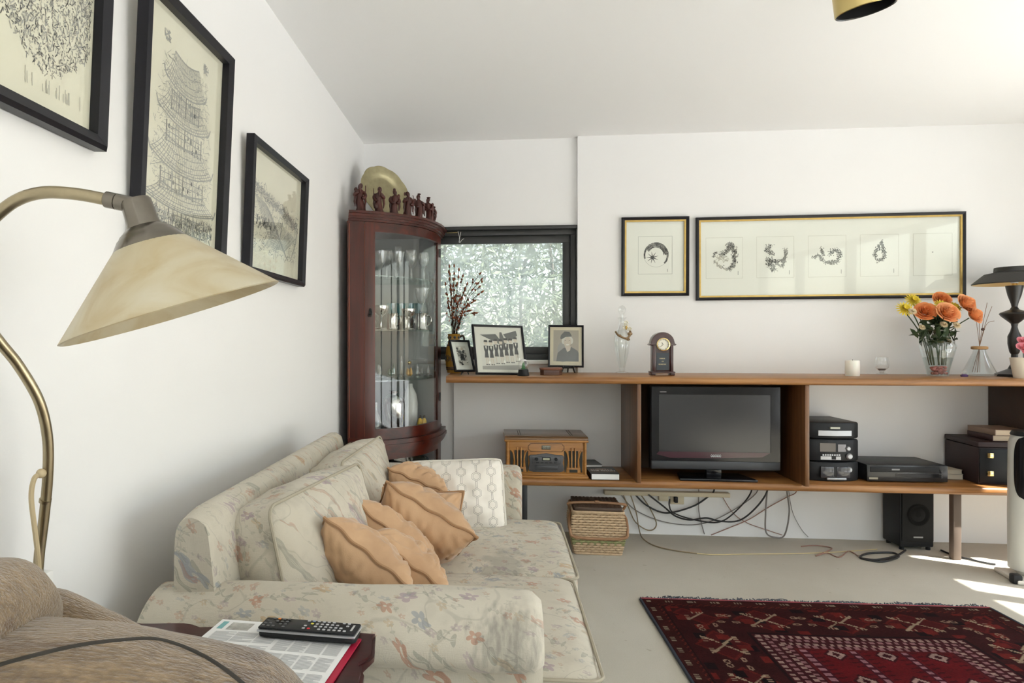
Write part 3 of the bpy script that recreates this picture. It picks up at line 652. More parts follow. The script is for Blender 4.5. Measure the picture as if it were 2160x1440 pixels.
for i, (x, y, lab, mm) in enumerate(((.10, 3.79, 'gold capped crystal perfume bottle at the left of the third shelf', 'g'), (.165, 3.86, 'crystal bird ornament beside the perfume bottle', 'x'), (.22, 3.93, 'pale green glass animal on the third cabinet shelf', 'n'), (.265, 4.0, 'tall twin spired crystal ornament on the third shelf', 't'),
        (.33, 3.93, 'tiny posy of amber glass flowers on the third shelf', 'a'), (.385, 3.97, 'faceted crystal cluster on the third cabinet shelf', 'x'), (.43, 4.02, 'spiky crystal swan at the right of the third shelf', 'x'))):
    t = thing('crystal_ornament', lab, 'ornament', (x, y, SHZ[2]+.001), (0, 0, rr.uniform(0, 3)), 'crystal ornaments'); h = .075 if mm != 't' else .12
    b = MB().lathe([(0, 0), (.022, 0), (.026, .008), (.012, .016), (0, .018)], 10); b.build('base', XTAL, t, 30)
    b = MB()
    for k in range(5 if mm != 't' else 2):
        dv = Vector((rr.gauss(0, .012), rr.gauss(0, .012), rr.uniform(.03, h) if mm != 't' else h)); b.lathe([(0, 0), (.010, .012), (.007, dv.z*.7), (0, dv.z)], 7, TR((dv.x, dv.y, .01)))
    b.build('facets', {'n': thinglass('green_glass', (.62, .78, .70), .12, .6), 'a': mat('amber_flowers', (.62, .38, .12), .3)}.get(mm, XTAL), t, 20)
    if mm in 'ga': MB().ell((0, 0, h+.012), .012, 8, 6).build('cap', GOLDB, t)
sv = thing('silver_vase', 'large silver shouldered vase on the cabinet bottom', 'vase', (.245, 3.88, ZW+.046), group=None)
MB().lathe([(0, 0), (.050, 0), (.056, .03), (.066, .10), (.068, .15), (.060, .185), (.034, .207), (.023, .213), (.026, .225), (.028, .228), (.020, .226), (0, .21)], 32).build('body', SILV, sv, 50)
wv = tag(MB().lathe([(0, 0), (.035, 0), (.045, .05), (.048, .14), (.04, .2), (.018, .24), (.016, .26), (0, .26)], 24).build('white_bottle_vase', mat('white_porcelain', (.78, .77, .74), .2), None, 50), 'white porcelain bottle vase behind the silver vase', 'vase'); wv.location = (.32, 4.03, ZW+.046)
gb = tag(MB().shell([(0, 0), (.032, .002), (.034, .06), (.018, .10), (.009, .12), (.010, .17)], 16).build('glass_bottle', XTAL, None, 50), 'clear glass bottle standing before the silver vase', 'bottle'); gb.location = (.16, 3.77, ZW+.046)
gb = tag(MB().shell([(0, 0), (.04, .002), (.012, .02), (.008, .10), (.03, .17), (.05, .24)], 16).build('glass_trumpet_vase', XTAL, None, 50), 'clear trumpet vase at the left of the cabinet bottom', 'vase'); gb.location = (.095, 3.83, ZW+.046)
yf = thing('yellow_figurine', 'yellow robed pair figurine at the right of the cabinet bottom', 'figurine', (.40, 3.96, ZW+.046))
YEL = mat('yellow_glaze', (.75, .48, .06), .25, var=.2, vs=40)
for sx in (-.012, .012): MB().lathe([(0, 0), (.019, 0), (.017, .03), (.012, .055), (.006, .064), (0, .066)], 12, TR((sx, 0, 0))).build('robe', YEL, yf, 60); MB().ell((sx, 0, .072), (.008, .008, .010), 10, 8).build('head', mat('dark_hair', (.05, .03, .02), .5), yf)
for i, (x, y) in enumerate(((.255, 3.84), (.37, 4.0))):
    t = tag(MB().lathe([(0, 0), (.06, 0), (.075, .01), (.078, .04), (.06, .075), (.02, .09), (0, .095)], 20).build('dark_covered_dish', mat('dark_glass_dish', (.02, .03, .03), .08), None, 50), ('dark glossy lidded dish in the lower cabinet, nearer the sofa', 'dark glossy lidded dish in the lower cabinet, further right')[i], 'dish', 'dark dishes'); t.location = (x, y, .40)
sh = MB().prism(ins_poly(.07)[6:46]+[(.44, YA-.03), (.03, YA-.03), (.03, 3.66)], .392, .399).build('glass_shelf', SHELFGL, cab, 45)

# --- plate and carved figures on the cabinet
pl = thing('brass_plate', 'scalloped brass charger leaning in the corner on top of the cabinet', 'plate', (.215, 3.885, ZT+.005))
def platep(u, v):
    a = 2*PI*v; r = .165*u
    sc = 1+.030*abs(math.sin(a*5))*(max(0, u-.6)/.4)
    z = .0 if u < .66 else (.012*(u-.66)/.08 if u < .74 else .012+.012*(u-.74)/.26)
    return (r*sc*math.cos(a), z, r*sc*math.sin(a)+.165)
pm = MB().grid(18, 80, lambda u, v: platep(u, v)); PB = mat('old_brass_plate', (.40, .36, .22), .5, .9, var=.15, vs=25, bmp=.15, bs=80)
pm.grid(18, 80, lambda u, v: (platep(u, v)[0], platep(u, v)[1]+.003, platep(u, v)[2])); po = pm.build('dish', PB, pl, 40)
MB().tube([platep(1, k/80) for k in range(80)], .0028, 6, closed=True).build('rolled_rim', PB, pl)
MB().tube([(.118*math.cos(2*PI*k/60), -.001, .165+.118*math.sin(2*PI*k/60)) for k in range(60)], .0014, 5, closed=True).build('engraved_ring', PB, pl)
for ch in pl.children: pass
pl.rotation_euler = (Matrix.Rotation(R(46), 3, 'Z') @ Matrix.Rotation(R(-17), 3, 'X') @ Matrix.Rotation(PI, 3, 'Z')).to_euler()
CARV = wood('carved_rosewood', srgb(44, 22, 20), srgb(66, 32, 28), srgb(92, 46, 38), 2, 3, rough=.42, coat=.1)
def figure(px, pyb, k, h, label, kind, faceang):
    p = atk(px, pyb, k); f = thing('carved_figure', label, 'figurine', (p.x, p.y, ZT+.001), (0, 0, faceang), 'carved figures on the cabinet'); s = h/.165
    b = MB(); rg = random.Random(kind); rings = []
    prof = [(0, .026, .022), (.008, .028, .024), (.03, .024, .02), (.06, .023, .019), (.085, .021, .017), (.105, .024, .017), (.122, .025, .016), (.130, .012, .011), (.135, .009, .009), (.142, .013, .013), (.152, .0135, .0135), (.160, .010, .010), (.165, .003, .003)]
    n = 16; vs = []; fs = []
    for i, (z, rx, ry) in enumerate(prof):
        lean = .006*math.sin(z*40+kind)
        for j in range(n):
            a = 2*PI*j/n; fold = 1+(.10*math.sin(a*5+kind+z*30) if z < .1 else .02*math.sin(a*4))
            vs.append((rx*fold*math.cos(a)+lean, ry*fold*math.sin(a), z))
    for i in range(len(prof)-1):
        for j in range(n): fs.append((i*n+j, i*n+(j+1) % n, (i+1)*n+(j+1) % n, (i+1)*n+j))
    fs += [tuple(range(n-1, -1, -1)), tuple((len(prof)-1)*n+j for j in range(n))]
    b.add(vs, fs)
    for sg in (-1, 1):     # sleeves
        hang = .07 if (kind+sg) % 3 else .095
        b.tube(cr([(sg*.020, 0, .118), (sg*.030, -.006, .098), (sg*.020, -.020, hang+.01), (sg*.008, -.026, hang+.012)], 4), [.009, .009, .009, .010, .010, .011, .011, .011, .010, .009, .008, .007, .006], 8)
        b.tube([(sg*.026, -.012, .09), (sg*.03, -.010, .06), (sg*.027, -.006, .035)], [.008, .007, .003], 7)
    if kind in (1, 2, 4): b.tube([(-.004, -.013, .142), (0, -.017, .125), (.002, -.018, .10)], [.005, .006, .002], 7)   # beard
    b.tube([(0, -.013, .150), (0, -.0165, .147)], [.003, .002], 6)    # nose
    body = b.build('body', CARV, f, 50); a = MB()
    if kind == 1: a.tube([(.028, -.01, .02), (.03, -.012, .15)], .0025, 6); a.ell((-.022, .002, .128), (.010, .008, .014), 8, 6)
    if kind == 2: a.tube([(-.030, -.014, .05), (-.034, -.012, .15)], [.004, .002], 6); a.ell((-.02, -.02, .045), (.014, .012, .02), 8, 6)
    if kind == 3: a.ell((.026, -.006, .125), (.009, .008, .014), 8, 6); a.lathe([(0, 0), (.010, 0), (.008, .012), (0, .014)], 10, TR((0, 0, .160)))
    if kind == 4: a.tube(cr([(.03, -.01, .02), (.032, -.012, .12), (.026, -.012, .14)], 4), .0025, 6); a.ell((-.022, .0, .148), (.007, .006, .012), 8, 6)
    if kind == 5: a.ell((-.028, .006, .115), (.012, .004, .024), 10, 8); a.ell((0, 0, .168), (.012, .010, .007), 10, 6)
    if kind == 6: a.ell((0, -.001, .165), (.015, .013, .006), 10, 6); a.tube([(.004, -.03, .118), (-.03, -.034, .122)], .002, 6)
    if kind == 7: a.ell((.016, -.014, .13), (.008, .007, .010), 8, 6); a.tube([(.022, -.018, .03), (.024, -.016, .10)], .003, 6)
    a.build({1: 'staff', 2: 'sword', 3: 'child', 4: 'cane', 5: 'fan', 6: 'flute', 7: 'pouch'}[kind], CARV, f, 50)
    f.scale = (s, s, s)
figure(759, 442, 3.66, .160, 'leftmost carved figure with a staff on the cabinet', 1, R(20))
figure(799, 446, 3.70, .150, 'bearded carved figure with a sword, before the left of the brass plate', 2, R(20))
figure(832, 450, 3.76, .146, 'carved figure with a tall hat carrying a child, before the plate', 3, R(25))
figure(861, 453, 3.80, .145, 'carved figure with a long beard and cane at the plate rim', 4, R(25))
figure(884, 457, 3.86, .140, 'carved figure with a round fan, right of the plate', 5, R(30))
figure(904, 460, 3.92, .135, 'carved figure in a flat cap playing a flute', 6, R(0))
figure(911, 463, 4.02, .125, 'rearmost carved figure hidden behind the flute player', 7, R(35))

# ================================================================== SOFA
def floral(name='floral_upholstery', wear=True):
    m, nt, out = newmat(name); v = coords(nt); t = nd(nt, 'TexCoord').outputs['Object']
    wv = nd(nt, 'Mapping', {'Vector': t, 'Scale': (1, 1, 1)}).outputs[0]
    dn = nd(nt, 'TexNoise', {'Vector': wv, 'Scale': 9.0, 'Detail': 2}).outputs['Color']
    dv = nd(nt, 'VectorMath', {0: wv, 1: nd(nt, 'VectorMath', {0: dn, 1: (.06, .06, .06)}, operation='MULTIPLY').outputs[0]}, operation='ADD').outputs[0]
    base = ramp(nt, noi(nt, v, 3, 3), [(.3, srgb(184, 176, 158)), (.7, srgb(200, 193, 177))])
    sx = nd(nt, 'SeparateXYZ', {0: dv}).outputs
    pa = mth(nt, 'ADD', sx[0], mth(nt, 'MULTIPLY', sx[2], .75)); pb_ = mth(nt, 'ADD', sx[1], mth(nt, 'MULTIPLY', sx[2], .66))
    c = base
    def sprig(c, scale, off, fs, ls, prob):
        """one flower sprig in each cell of a 2D voronoi"""
        p = nd(nt, 'CombineXYZ', {0: mth(nt, 'MULTIPLY_ADD', pa, scale, off), 1: mth(nt, 'MULTIPLY_ADD', pb_, scale, off*1.7)}).outputs[0]
        vo = nd(nt, 'TexVoronoi', {'Vector': p, 'Scale': 1.0, 'Randomness': .8}, voronoi_dimensions='2D'); col = nd(nt, 'SeparateColor', {0: vo.outputs['Color']}).outputs
        loc = nd(nt, 'VectorMath', {0: p, 1: vo.outputs['Position']}, operation='SUBTRACT').outputs[0]
        q = nd(nt, 'SeparateXYZ', {0: nd(nt, 'VectorRotate', {'Vector': loc, 'Angle': mth(nt, 'MULTIPLY', col[2], 6.28)}, rotation_type='Z_AXIS').outputs[0]}).outputs
        u, v_ = q[0], q[1]; fv = mth(nt, 'SUBTRACT', v_, .16)
        r = mth(nt, 'SQRT', mth(nt, 'ADD', mth(nt, 'MULTIPLY', u, u), mth(nt, 'MULTIPLY', fv, fv))); th = mth(nt, 'ARCTAN2', fv, u)
        pr = mth(nt, 'MULTIPLY_ADD', mth(nt, 'ABSOLUTE', mth(nt, 'COSINE', mth(nt, 'MULTIPLY', th, 2.5))), .11, .075)
        fl = mth(nt, 'MULTIPLY', mth(nt, 'LESS_THAN', r, pr), mth(nt, 'GREATER_THAN', r, .035))
        lim = mth(nt, 'MULTIPLY', mth(nt, 'LESS_THAN', v_, .12), mth(nt, 'GREATER_THAN', v_, -.5))
        per = mth(nt, 'ABSOLUTE', mth(nt, 'SUBTRACT', u, mth(nt, 'MULTIPLY', mth(nt, 'SINE', mth(nt, 'MULTIPLY', v_, 5.0)), .10)))
        stem = mth(nt, 'MULTIPLY', mth(nt, 'LESS_THAN', per, .012), lim)
        lw = mth(nt, 'MULTIPLY', mth(nt, 'MAXIMUM', mth(nt, 'SINE', mth(nt, 'MULTIPLY', v_, 24.0)), 0), .13)
        leaf = mth(nt, 'MULTIPLY', mth(nt, 'MULTIPLY', mth(nt, 'LESS_THAN', per, lw), mth(nt, 'GREATER_THAN', per, .02)), lim)
        on = mth(nt, 'LESS_THAN', col[0], prob)
        fc = ramp(nt, col[1], [(0, srgb(170, 112, 84)), (.22, srgb(176, 146, 104)), (.42, srgb(152, 128, 140)), (.62, srgb(136, 142, 150)), (.82, srgb(178, 134, 108))], 'CONSTANT')
        c = mix(nt, mth(nt, 'MULTIPLY', mth(nt, 'MULTIPLY', mth(nt, 'MAXIMUM', stem, leaf), on), ls), c, srgb(128, 128, 116))
        return mix(nt, mth(nt, 'MULTIPLY', mth(nt, 'MULTIPLY', fl, on), fs), c, fc)
    c = sprig(c, 16, 3.1, .40, .36, .85); c = sprig(c, 9.5, 0, .62, .50, .9); c = sprig(c, 24, 7.7, .35, .28, .6)
    st = noi(nt, dv, 5.5, 1, .4, .8); ln = mth(nt, 'ABSOLUTE', mth(nt, 'SUBTRACT', st, .5))
    c = mix(nt, mth(nt, 'MULTIPLY', ramp(nt, ln, [(.004, (1, 1, 1)), (.010, (0, 0, 0))]), .30), c, srgb(136, 132, 120))
    c = mix(nt, mth(nt, 'MULTIPLY', ramp(nt, noi(nt, v, 22, 3), [(.5, (0, 0, 0)), (.65, (1, 1, 1))]), .12), c, srgb(120, 112, 100))
    if wear:      # grubby worn patch on the front of the near arm, faint wear on the seat fronts
        w = nd(nt, 'Vector' + 'Math', {0: nd(nt, 'VectorMath', {0: t, 1: WEAR}, operation='SUBTRACT').outputs[0], 1: (1/.15, 1/.12, 1/.10)}, operation='MULTIPLY').outputs[0]
        r = nd(nt, 'VectorMath', {0: w}, operation='LENGTH').outputs['Value']
        g = ramp(nt, mth(nt, 'ADD', r, mth(nt, 'MULTIPLY', noi(nt, coords(nt, (90, 40, 22)), 1, 4), .7)), [(.65, (.62, .62, .62)), (1.9, (0, 0, 0))])
        c = mix(nt, g, c, srgb(100, 96, 90))
        w2 = nd(nt, 'VectorMath', {0: nd(nt, 'VectorMath', {0: t, 1: tuple(Vector((.86, 2.22, .45))-SO)}, operation='SUBTRACT').outputs[0], 1: (1/.20, 1/.42, 1/.12)}, operation='MULTIPLY').outputs[0]
        g2 = ramp(nt, mth(nt, 'ADD', nd(nt, 'VectorMath', {0: w2}, operation='LENGTH').outputs['Value'], mth(nt, 'MULTIPLY', noi(nt, coords(nt, (18, 18, 18)), 1, 4), 1.2)), [(.8, (.42, .42, .42)), (1.8, (0, 0, 0))])
        c = mix(nt, g2, c, srgb(118, 114, 106))
    x1 = noi(nt, coords(nt, (60, 900, 900)), 1, 2); x2 = noi(nt, coords(nt, (900, 900, 60)), 1, 2)
    pbsdf(nt, out, c, .9, 0, bump(nt, mth(nt, 'ADD', x1, x2), .35, .003), Sheen_Weight=.15); return m
SO = Vector((.55, 2.15, 0)); WEAR = tuple(Vector((.86, 1.36, .575))-SO)
FLOR = floral(); PIPE = mat('fawn_piping', srgb(164, 156, 138), .9)
def boxcush(w, d, h, b, puff, n=14, wr=0, seed=0):
    """box cushion centred at origin, puffed faces (px,py,pz), soft edges"""
    bm = bmesh.new(); H = Vector((w/2, d/2, h/2)); vs = {}
    def vert(p):
        k = tuple(round(x, 5) for x in p)
        if k not in vs:
            q = Vector((p[0]*H.x, p[1]*H.y, p[2]*H.z)); inn = Vector([max(-H[i]+b, min(H[i]-b, q[i])) for i in range(3)]); dv = q-inn
            if dv.length > 1e-7: q = inn+dv.normalized()*min(b, max(abs(x) for x in dv)) if True else q
            for i in range(3):
                j, k2 = (i+1) % 3, (i+2) % 3
                q[i] += puff[i]*p[i]*(1-p[j]**2)*(1-p[k2]**2) if abs(p[i]) > .5 else 0
            if wr:
                nz = noise.noise(Vector((q.x*9+seed, q.y*9, q.z*9)))*wr+noise.noise(Vector((q.x*24, q.y*24+seed, q.z*24)))*wr*.4
                q += q.normalized()*nz
            vs[k] = bm.verts.new(q)
        return vs[k]
    for ax in range(3):
        for sg in (-1, 1):
            for i in range(n):
                for j in range(n):
                    f = []
                    for di, dj in ((0, 0), (1, 0), (1, 1), (0, 1)):
                        p = [0, 0, 0]; p[ax] = sg; p[(ax+1) % 3] = -1+2*(i+di)/n; p[(ax+2) % 3] = -1+2*(j+dj)/n; f.append(vert(p))
                    try: bm.faces.new(f)
                    except ValueError: pass
    return bm
def rloop(w, d, r, z, n=5):     # rounded rectangle loop
    out = []
    for cx, cy, a0 in ((w/2-r, d/2-r, 0), (-w/2+r, d/2-r, 90), (-w/2+r, -d/2+r, 180), (w/2-r, -d/2+r, 270)):
        for k in range(n+1): a = R(a0+90*k/n); out.append((cx+r*math.cos(a), cy+r*math.sin(a), z))
    return out
def densify(L, n=6):
    o = []
    for i, p in enumerate(L):
        q = L[(i+1) % len(L)]; a, b = Vector(p), Vector(q); k = max(1, int((b-a).length/.04))
        o += [a.lerp(b, t/k) for t in range(k)]
    return o
sofa = thing('sofa', 'cream floral two seat sofa with a roll arm against the left wall', 'sofa', SO, room=True)
MB().rbox(.10, 1.0, 1.40, 2.95, .05, .30, .02, 3).build('base', FLOR, sofa)
def skirt(u, v):
    y = 1.36+1.62*u; x = 1.012+.004*math.sin(y*60)*(1-v); return (x, y, .29*v+.005)
MB().grid(80, 3, skirt).build('skirt', FLOR, sofa, 60)
# back: profile in X/Z swept along Y, falling away at the far end
BKP = [(p.x, p.y) for p in cr([Vector((x, z, 0)) for x, z in [(.150, .10), (.150, .60), (.151, .73), (.156, .775), (.170, .796), (.190, .800), (.212, .790), (.226, .762), (.245, .60), (.275, .40), (.29, .25), (.29, .10)]], 3)]
def backp(u, v):
    y = 1.40+1.36*u; end = max(0, (u-.93)/.07); dn = .055*end**2+.012*max(0, (.04-u)/.04)
    P = BKP
    k = v*(len(P)-1); i = min(int(k), len(P)-2); t = k-i; x = P[i][0]+(P[i+1][0]-P[i][0])*t; z = P[i][1]+(P[i+1][1]-P[i][1])*t
    return (x+(.015*end*(1 if x < .19 else -1)), y, max(.1, z-dn*(1 if z > .3 else 0)))
bk = MB().grid(40, 33, backp)
for u in (0, 1): bk.add([backp(u, v/33) for v in range(34)], [tuple(range(34))])
bk.build('back', FLOR, sofa, 50)
# roll arms: profile in Y/Z swept along X
ARM = [(1.50, .10), (1.505, .50), (1.503, .590), (1.485, .628), (1.45, .643), (1.41, .642), (1.367, .628), (1.330, .602), (1.312, .572), (1.316, .540), (1.340, .517), (1.364, .514), (1.372, .505), (1.374, .46), (1.378, .30), (1.385, .06), (1.45, .06)]
def armp(u, v):
    pr = [p.to_2d() for p in ARMS]; n = len(pr); k = v*n; i = int(k) % n; t = k-int(k); p = pr[i].lerp(pr[(i+1) % n], t)
    x = .105+.825*u; e = max(0, (u-.955)/.045); c = Vector((1.42, .56 if p.y > .5 else p.y)); p = p.lerp(c, .22*(1-math.sqrt(max(0, 1-e*e))))
    b = .0035*noise.noise(Vector((x*8, p.x*9, p.y*9)))
    low = -.012*max(0, (.35-u)/.35)                  # sinks a little towards the wall
    return (x, p.x+b, p.y+b+low*(1 if p.y > .4 else 0))
ARMS = [Vector((y, z, 0)) for y, z in ARM]; ARMS = [p for p in cr(ARMS, 3, True)]
am = MB().grid(44, len(ARMS), armp)
for u in (0, 1): am.add([armp(u, v/len(ARMS)) for v in range(len(ARMS))], [tuple(range(len(ARMS)))])
a1 = am.build('arm', FLOR, sofa, 55)
MB().tube([(.12+.79*k/20, 1.366, .513) for k in range(21)], .0035, 6).build('piping', PIPE, a1)
f = MB().rbox(.155, .940, 2.815, 2.975, .06, .632, .028, 4); a2 = f.build('arm', FLOR, sofa, 50)
seats = []
for (y0, y1, x1, sd) in ((1.512, 2.148, 1.065, 1), (2.150, 2.812, 1.085, 5)):
    w, d, h = x1-.24, y1-y0, .155; bm = boxcush(w, d, h, .03, (.018, .004, .022), 22, .006, sd); M = TR(((x1+.24)/2, (y0+y1)/2, .362))
    s_ = MB().addbm(bm, 0, M).build('seat_cushion', FLOR, sofa, 60)
    for z in (h/2-.014, -h/2+.014): MB().tube(densify([M @ Vector((p[0]*1.0+ (.004 if p[0] > 0 else 0), p[1], z)) for p in rloop(w+.004, d+.002, .03, z)]), .0042, 6, closed=True).build('piping', PIPE, s_)
def backcush(y0, y1, sd, lean, xb, zt, yaw):
    d = y1-y0; M = TR((xb, (y0+y1)/2, .43)) @ RZ(yaw) @ RYm(-lean) @ TR((0, 0, zt))
    bm = boxcush(.15, d, zt*2, .03, (.040, .010, .020), 20, .012, sd); o = MB().addbm(bm, 0, M).build('back_cushion', FLOR, sofa, 60)
    A = M @ Matrix(((0, 0, 1, 0), (1, 0, 0, 0), (0, 1, 0, 0), (0, 0, 0, 1)))
    for x in (.075-.012, -.075+.012): MB().tube([A @ Vector(p) for p in densify(rloop(d+.004, zt*2+.004, .032, x))], .0042, 6, closed=True).build('piping', PIPE, o)
backcush(1.525, 2.12, 3, 13, .375, .172, -9); backcush(2.150, 2.775, 8, 14, .37, .168, -2)

# --- throw pillows
def velvet():
    m, nt, out = newmat('peach_velvet'); v = coords(nt)
    c = ramp(nt, noi(nt, v, 7, 4, .6), [(.3, srgb(170, 134, 100)), (.7, srgb(194, 158, 121))])
    pbsdf(nt, out, c, .75, 0, bump(nt, noi(nt, v, 300, 2), .15, .002), Sheen_Weight=.35, Sheen_Roughness=.4); return m
VELV = velvet(); VPIPE = mat('peach_piping', srgb(156, 120, 86), .8)
def hexprint():
    m, nt, out = newmat('hexagon_print_cotton'); t = nd(nt, 'TexCoord').outputs['Object']; s = nd(nt, 'SeparateXYZ', {0: t})
    def hexd(x, y): # hexagon distance, flat sides left/right
        ax, ay = mth(nt, 'ABSOLUTE', x), mth(nt, 'ABSOLUTE', y); return mth(nt, 'MAXIMUM', ax, mth(nt, 'ADD', mth(nt, 'MULTIPLY', ay, .866), mth(nt, 'MULTIPLY', ax, .5)))
    PXW, PZ = .058, .063
    col = mth(nt, 'FLOOR', mth(nt, 'DIVIDE', s.outputs[0], PXW)); off = mth(nt, 'MULTIPLY', mth(nt, 'FRACT', mth(nt, 'MULTIPLY', col, .5)), PZ*.6)
    x = mth(nt, 'SUBTRACT', mth(nt, 'MULTIPLY', mth(nt, 'FRACT', mth(nt, 'DIVIDE', s.outputs[0], PXW)), PXW), PXW/2)
    z = mth(nt, 'SUBTRACT', mth(nt, 'MULTIPLY', mth(nt, 'FRACT', mth(nt, 'DIVIDE', mth(nt, 'ADD', s.outputs[2], off), PZ)), PZ), PZ/2)
    h = hexd(x, z)
    def ring(d, r, w): return mth(nt, 'LESS_THAN', mth(nt, 'ABSOLUTE', mth(nt, 'SUBTRACT', d, r)), w)
    l = mth(nt, 'MAXIMUM', ring(h, .0165, .0006), ring(h, .0120, .0006))
    az = mth(nt, 'ABSOLUTE', z); bar = mth(nt, 'MULTIPLY', ring(mth(nt, 'ABSOLUTE', x), .0028, .0007), mth(nt, 'GREATER_THAN', az, .0185))
    l = mth(nt, 'MAXIMUM', l, bar); c = mix(nt, mth(nt, 'MULTIPLY', l, .85), srgb(222, 216, 206), srgb(96, 92, 88))
    pbsdf(nt, out, c, .85, 0, bump(nt, noi(nt, coords(nt), 500, 2), .2, .002)); return m
def pillow(name, label, c, u, v, w, h, T, m, pm, seed=0, group=None, pinch=.10, crease=1):
    u = Vector(u).normalized(); v = Vector(v); v = (v-u*v.dot(u)).normalized(); n = u.cross(v)
    M = frameM(Vector(c), u, -n, v)        # local x=u, y=-n (front at -y), z=v
    p = thing(name, label, 'cushion', c, M.to_euler(), group)
    rg = random.Random(seed); so_ = seed*3.7
    def sf(sgn):
        def fn(a, b):
            x, z = 2*a-1, 2*b-1; e = max(0, (1-x*x)*(1-z*z)); t = T/2*e**.52
            px = x*w/2*(1-pinch*(1-z*z)*abs(x)**3*.8); pz = z*h/2*(1-pinch*(1-x*x)*abs(z)**3*.8)
            wv = noise.noise(Vector((x*2.2+so_, z*2.2, sgn)))*.016*e+noise.noise(Vector((x*5+so_, z*5, sgn*2)))*.006*min(1, e*2)-.009*crease*min(1, e*3)*max(0, 1-4.5*abs(noise.noise(Vector((x*2.6+so_, z*1.9-so_, sgn*3)))))+.010*crease*min(1, e*3)*abs(math.sin(5*math.atan2(z, x)+4*noise.noise(Vector((x*1.5, z*1.5, so_)))))*(x*x+z*z)
            if crease < .5: px *= 1-.07*x**4*z**4; pz *= 1-.07*x**4*z**4      # soft corners
            ed = (1-e)**3*.004*math.sin((x-z)*26+seed)                  # puckers near the seam
            return (px, sgn*(t+wv+(ed if e > .02 else 0)), pz)
        return fn
    b = MB().grid(44, 44, sf(-1)).grid(44, 44, sf(1)); o = b.build('cover', m, p, 70)
    P = []
    f = sf(1)
    for k in range(40): P.append(f(k/40, 0))
    for k in range(40): P.append(f(1, k/40))
    for k in range(40): P.append(f(1-k/40, 1))
    for k in range(40): P.append(f(0, 1-k/40))
    P = [(q[0]*1.008, .003*math.sin(i*.55+seed), q[2]*1.008) for i, q in enumerate(P)]
    MB().tube(P, .0048, 6, closed=True).build('piping', pm, p)
    return p
def edge_pillow(label, A, B, Y, w, d, T, phi, seed, dy=0):
    """seen edge-on: its near edge runs from pixel A to pixel B at depth Y, the pillow reaches away from there"""
    a = onY(*A, Y); b = onY(*B, Y+dy); u = (b-a).normalized(); n = Vector((-u.z, 0, u.x)); n = n if n.z > 0 else -n
    v = (Vector((0, 1, 0))*math.cos(R(phi))+n*math.sin(R(phi))).normalized()
    c = a+u*(b-a).length/2+v*d/2
    return pillow('throw_pillow', label, c, u, v, w, d, T, VELV, VPIPE, seed, 'peach velvet pillows on the sofa')
edge_pillow('peach velvet pillow nearest the front arm of the sofa', (690, 1094), (872, 1243), 1.66, .285, .27, .175, -37, 1)
edge_pillow('peach velvet pillow lying low just behind the nearest one', (786, 1130), (942, 1246), 1.80, .265, .24, .15, -26, 2)
edge_pillow('peach velvet pillow third from the front, curving over the low one', (752, 1060), (925, 1205), 1.97, .335, .28, .165, -28, 3)
edge_pillow('largest peach velvet pillow with its corner pointing to the seat front', (822, 1021), (1000, 1128), 2.13, .330, .30, .22, -40, 4)
a_ = onY(794, 1021, 2.40); b_ = onY(967, 1036, 2.40); u_ = (b_-a_).normalized(); v_ = Vector((0, .30, 1)).normalized()
pillow('throw_pillow', 'upright peach velvet pillow wedged behind the largest one', (a_+b_)/2-v_*.15, u_, v_, .31, .30, .18, VELV, VPIPE, 5, 'peach velvet pillows on the sofa')
edge_pillow('peach velvet pillow at the back touching the hexagon cushion', (830, 992), (935, 1036), 2.48, .24, .20, .15, -24, 6)
ga = onY(850, 975, 2.72); gbb = onY(1052, 968, 2.74); gu = (gbb-ga)
pillow('scatter_cushion', 'white cushion with linked hexagon outlines against the far sofa arm', (ga+gbb)/2-Vector((-.02, .06, .135)), gu, (-.06, .28, 1), gu.length*1.03, .30, .17, hexprint(), mat('white_piping', srgb(210, 204, 194), .85), 9, None, .05, .25)

# ================================================================== ARC LAMP (left)
lamp = thing('arc_reading_lamp', 'brass arc reading lamp with a cone of marbled cream glass', 'lamp', atk(80, 1205, 1.16), room=True)
pts = [(80, 1206, 1.16), (84, 1160, 1.158), (93, 1090, 1.155), (101, 1000, 1.15), (100, 920, 1.14), (82, 845, 1.12), (40, 772, 1.09), (0, 722, 1.06), (-55, 650, 1.02), (-85, 580, 1.0), (-60, 510, .97), (-8, 455, .95), (38, 421, .94), (92, 406, .935), (160, 409, .93), (226, 421, .93)]
MB().tube(cr([atk(*p) for p in pts], 8), .0085, 14).build('arm', BRASS, lamp, 60)
e0, e1 = atk(222, 420, .93), atk(298, 436, .928)
MB().tube([e0, e0.lerp(e1, .03), e0.lerp(e1, .3), e0.lerp(e1, .31), e0.lerp(e1, .33), e1.lerp(e0, .02), e1], [.0095, .0112, .0112, .0102, .0112, .0112, .008], 16).build('swivel_sleeve', NICKEL, lamp)
j = atk(98, 1080, 1.156); MB().tube([atk(96, 1052, 1.153), atk(95, 1058, 1.154)], .0098, 14).build('pole_joint', BRASS, lamp)
cbm = mat('beige_cord', (.50, .40, .24), .5)
MB().tube(cr([atk(85, 1000, 1.135), atk(72, 1010, 1.13), (atk(66, 1050, 1.13)), atk(74, 1120, 1.135), atk(80, 1170, 1.14), atk(82, 1206, 1.148)], 7), .0042, 8).build('cord', cbm, lamp)
MB().ell(atk(87, 998, 1.138), .008, 12, 8).build('cord_grommet', cbm, lamp)
wp = atk(86, 1206, 1.16); MB().rbox(.002, wp.x+.014, wp.y-.013, wp.y+.015, wp.z-.07, wp.z, .004).build('wall_bracket', WHPLAST, lamp)
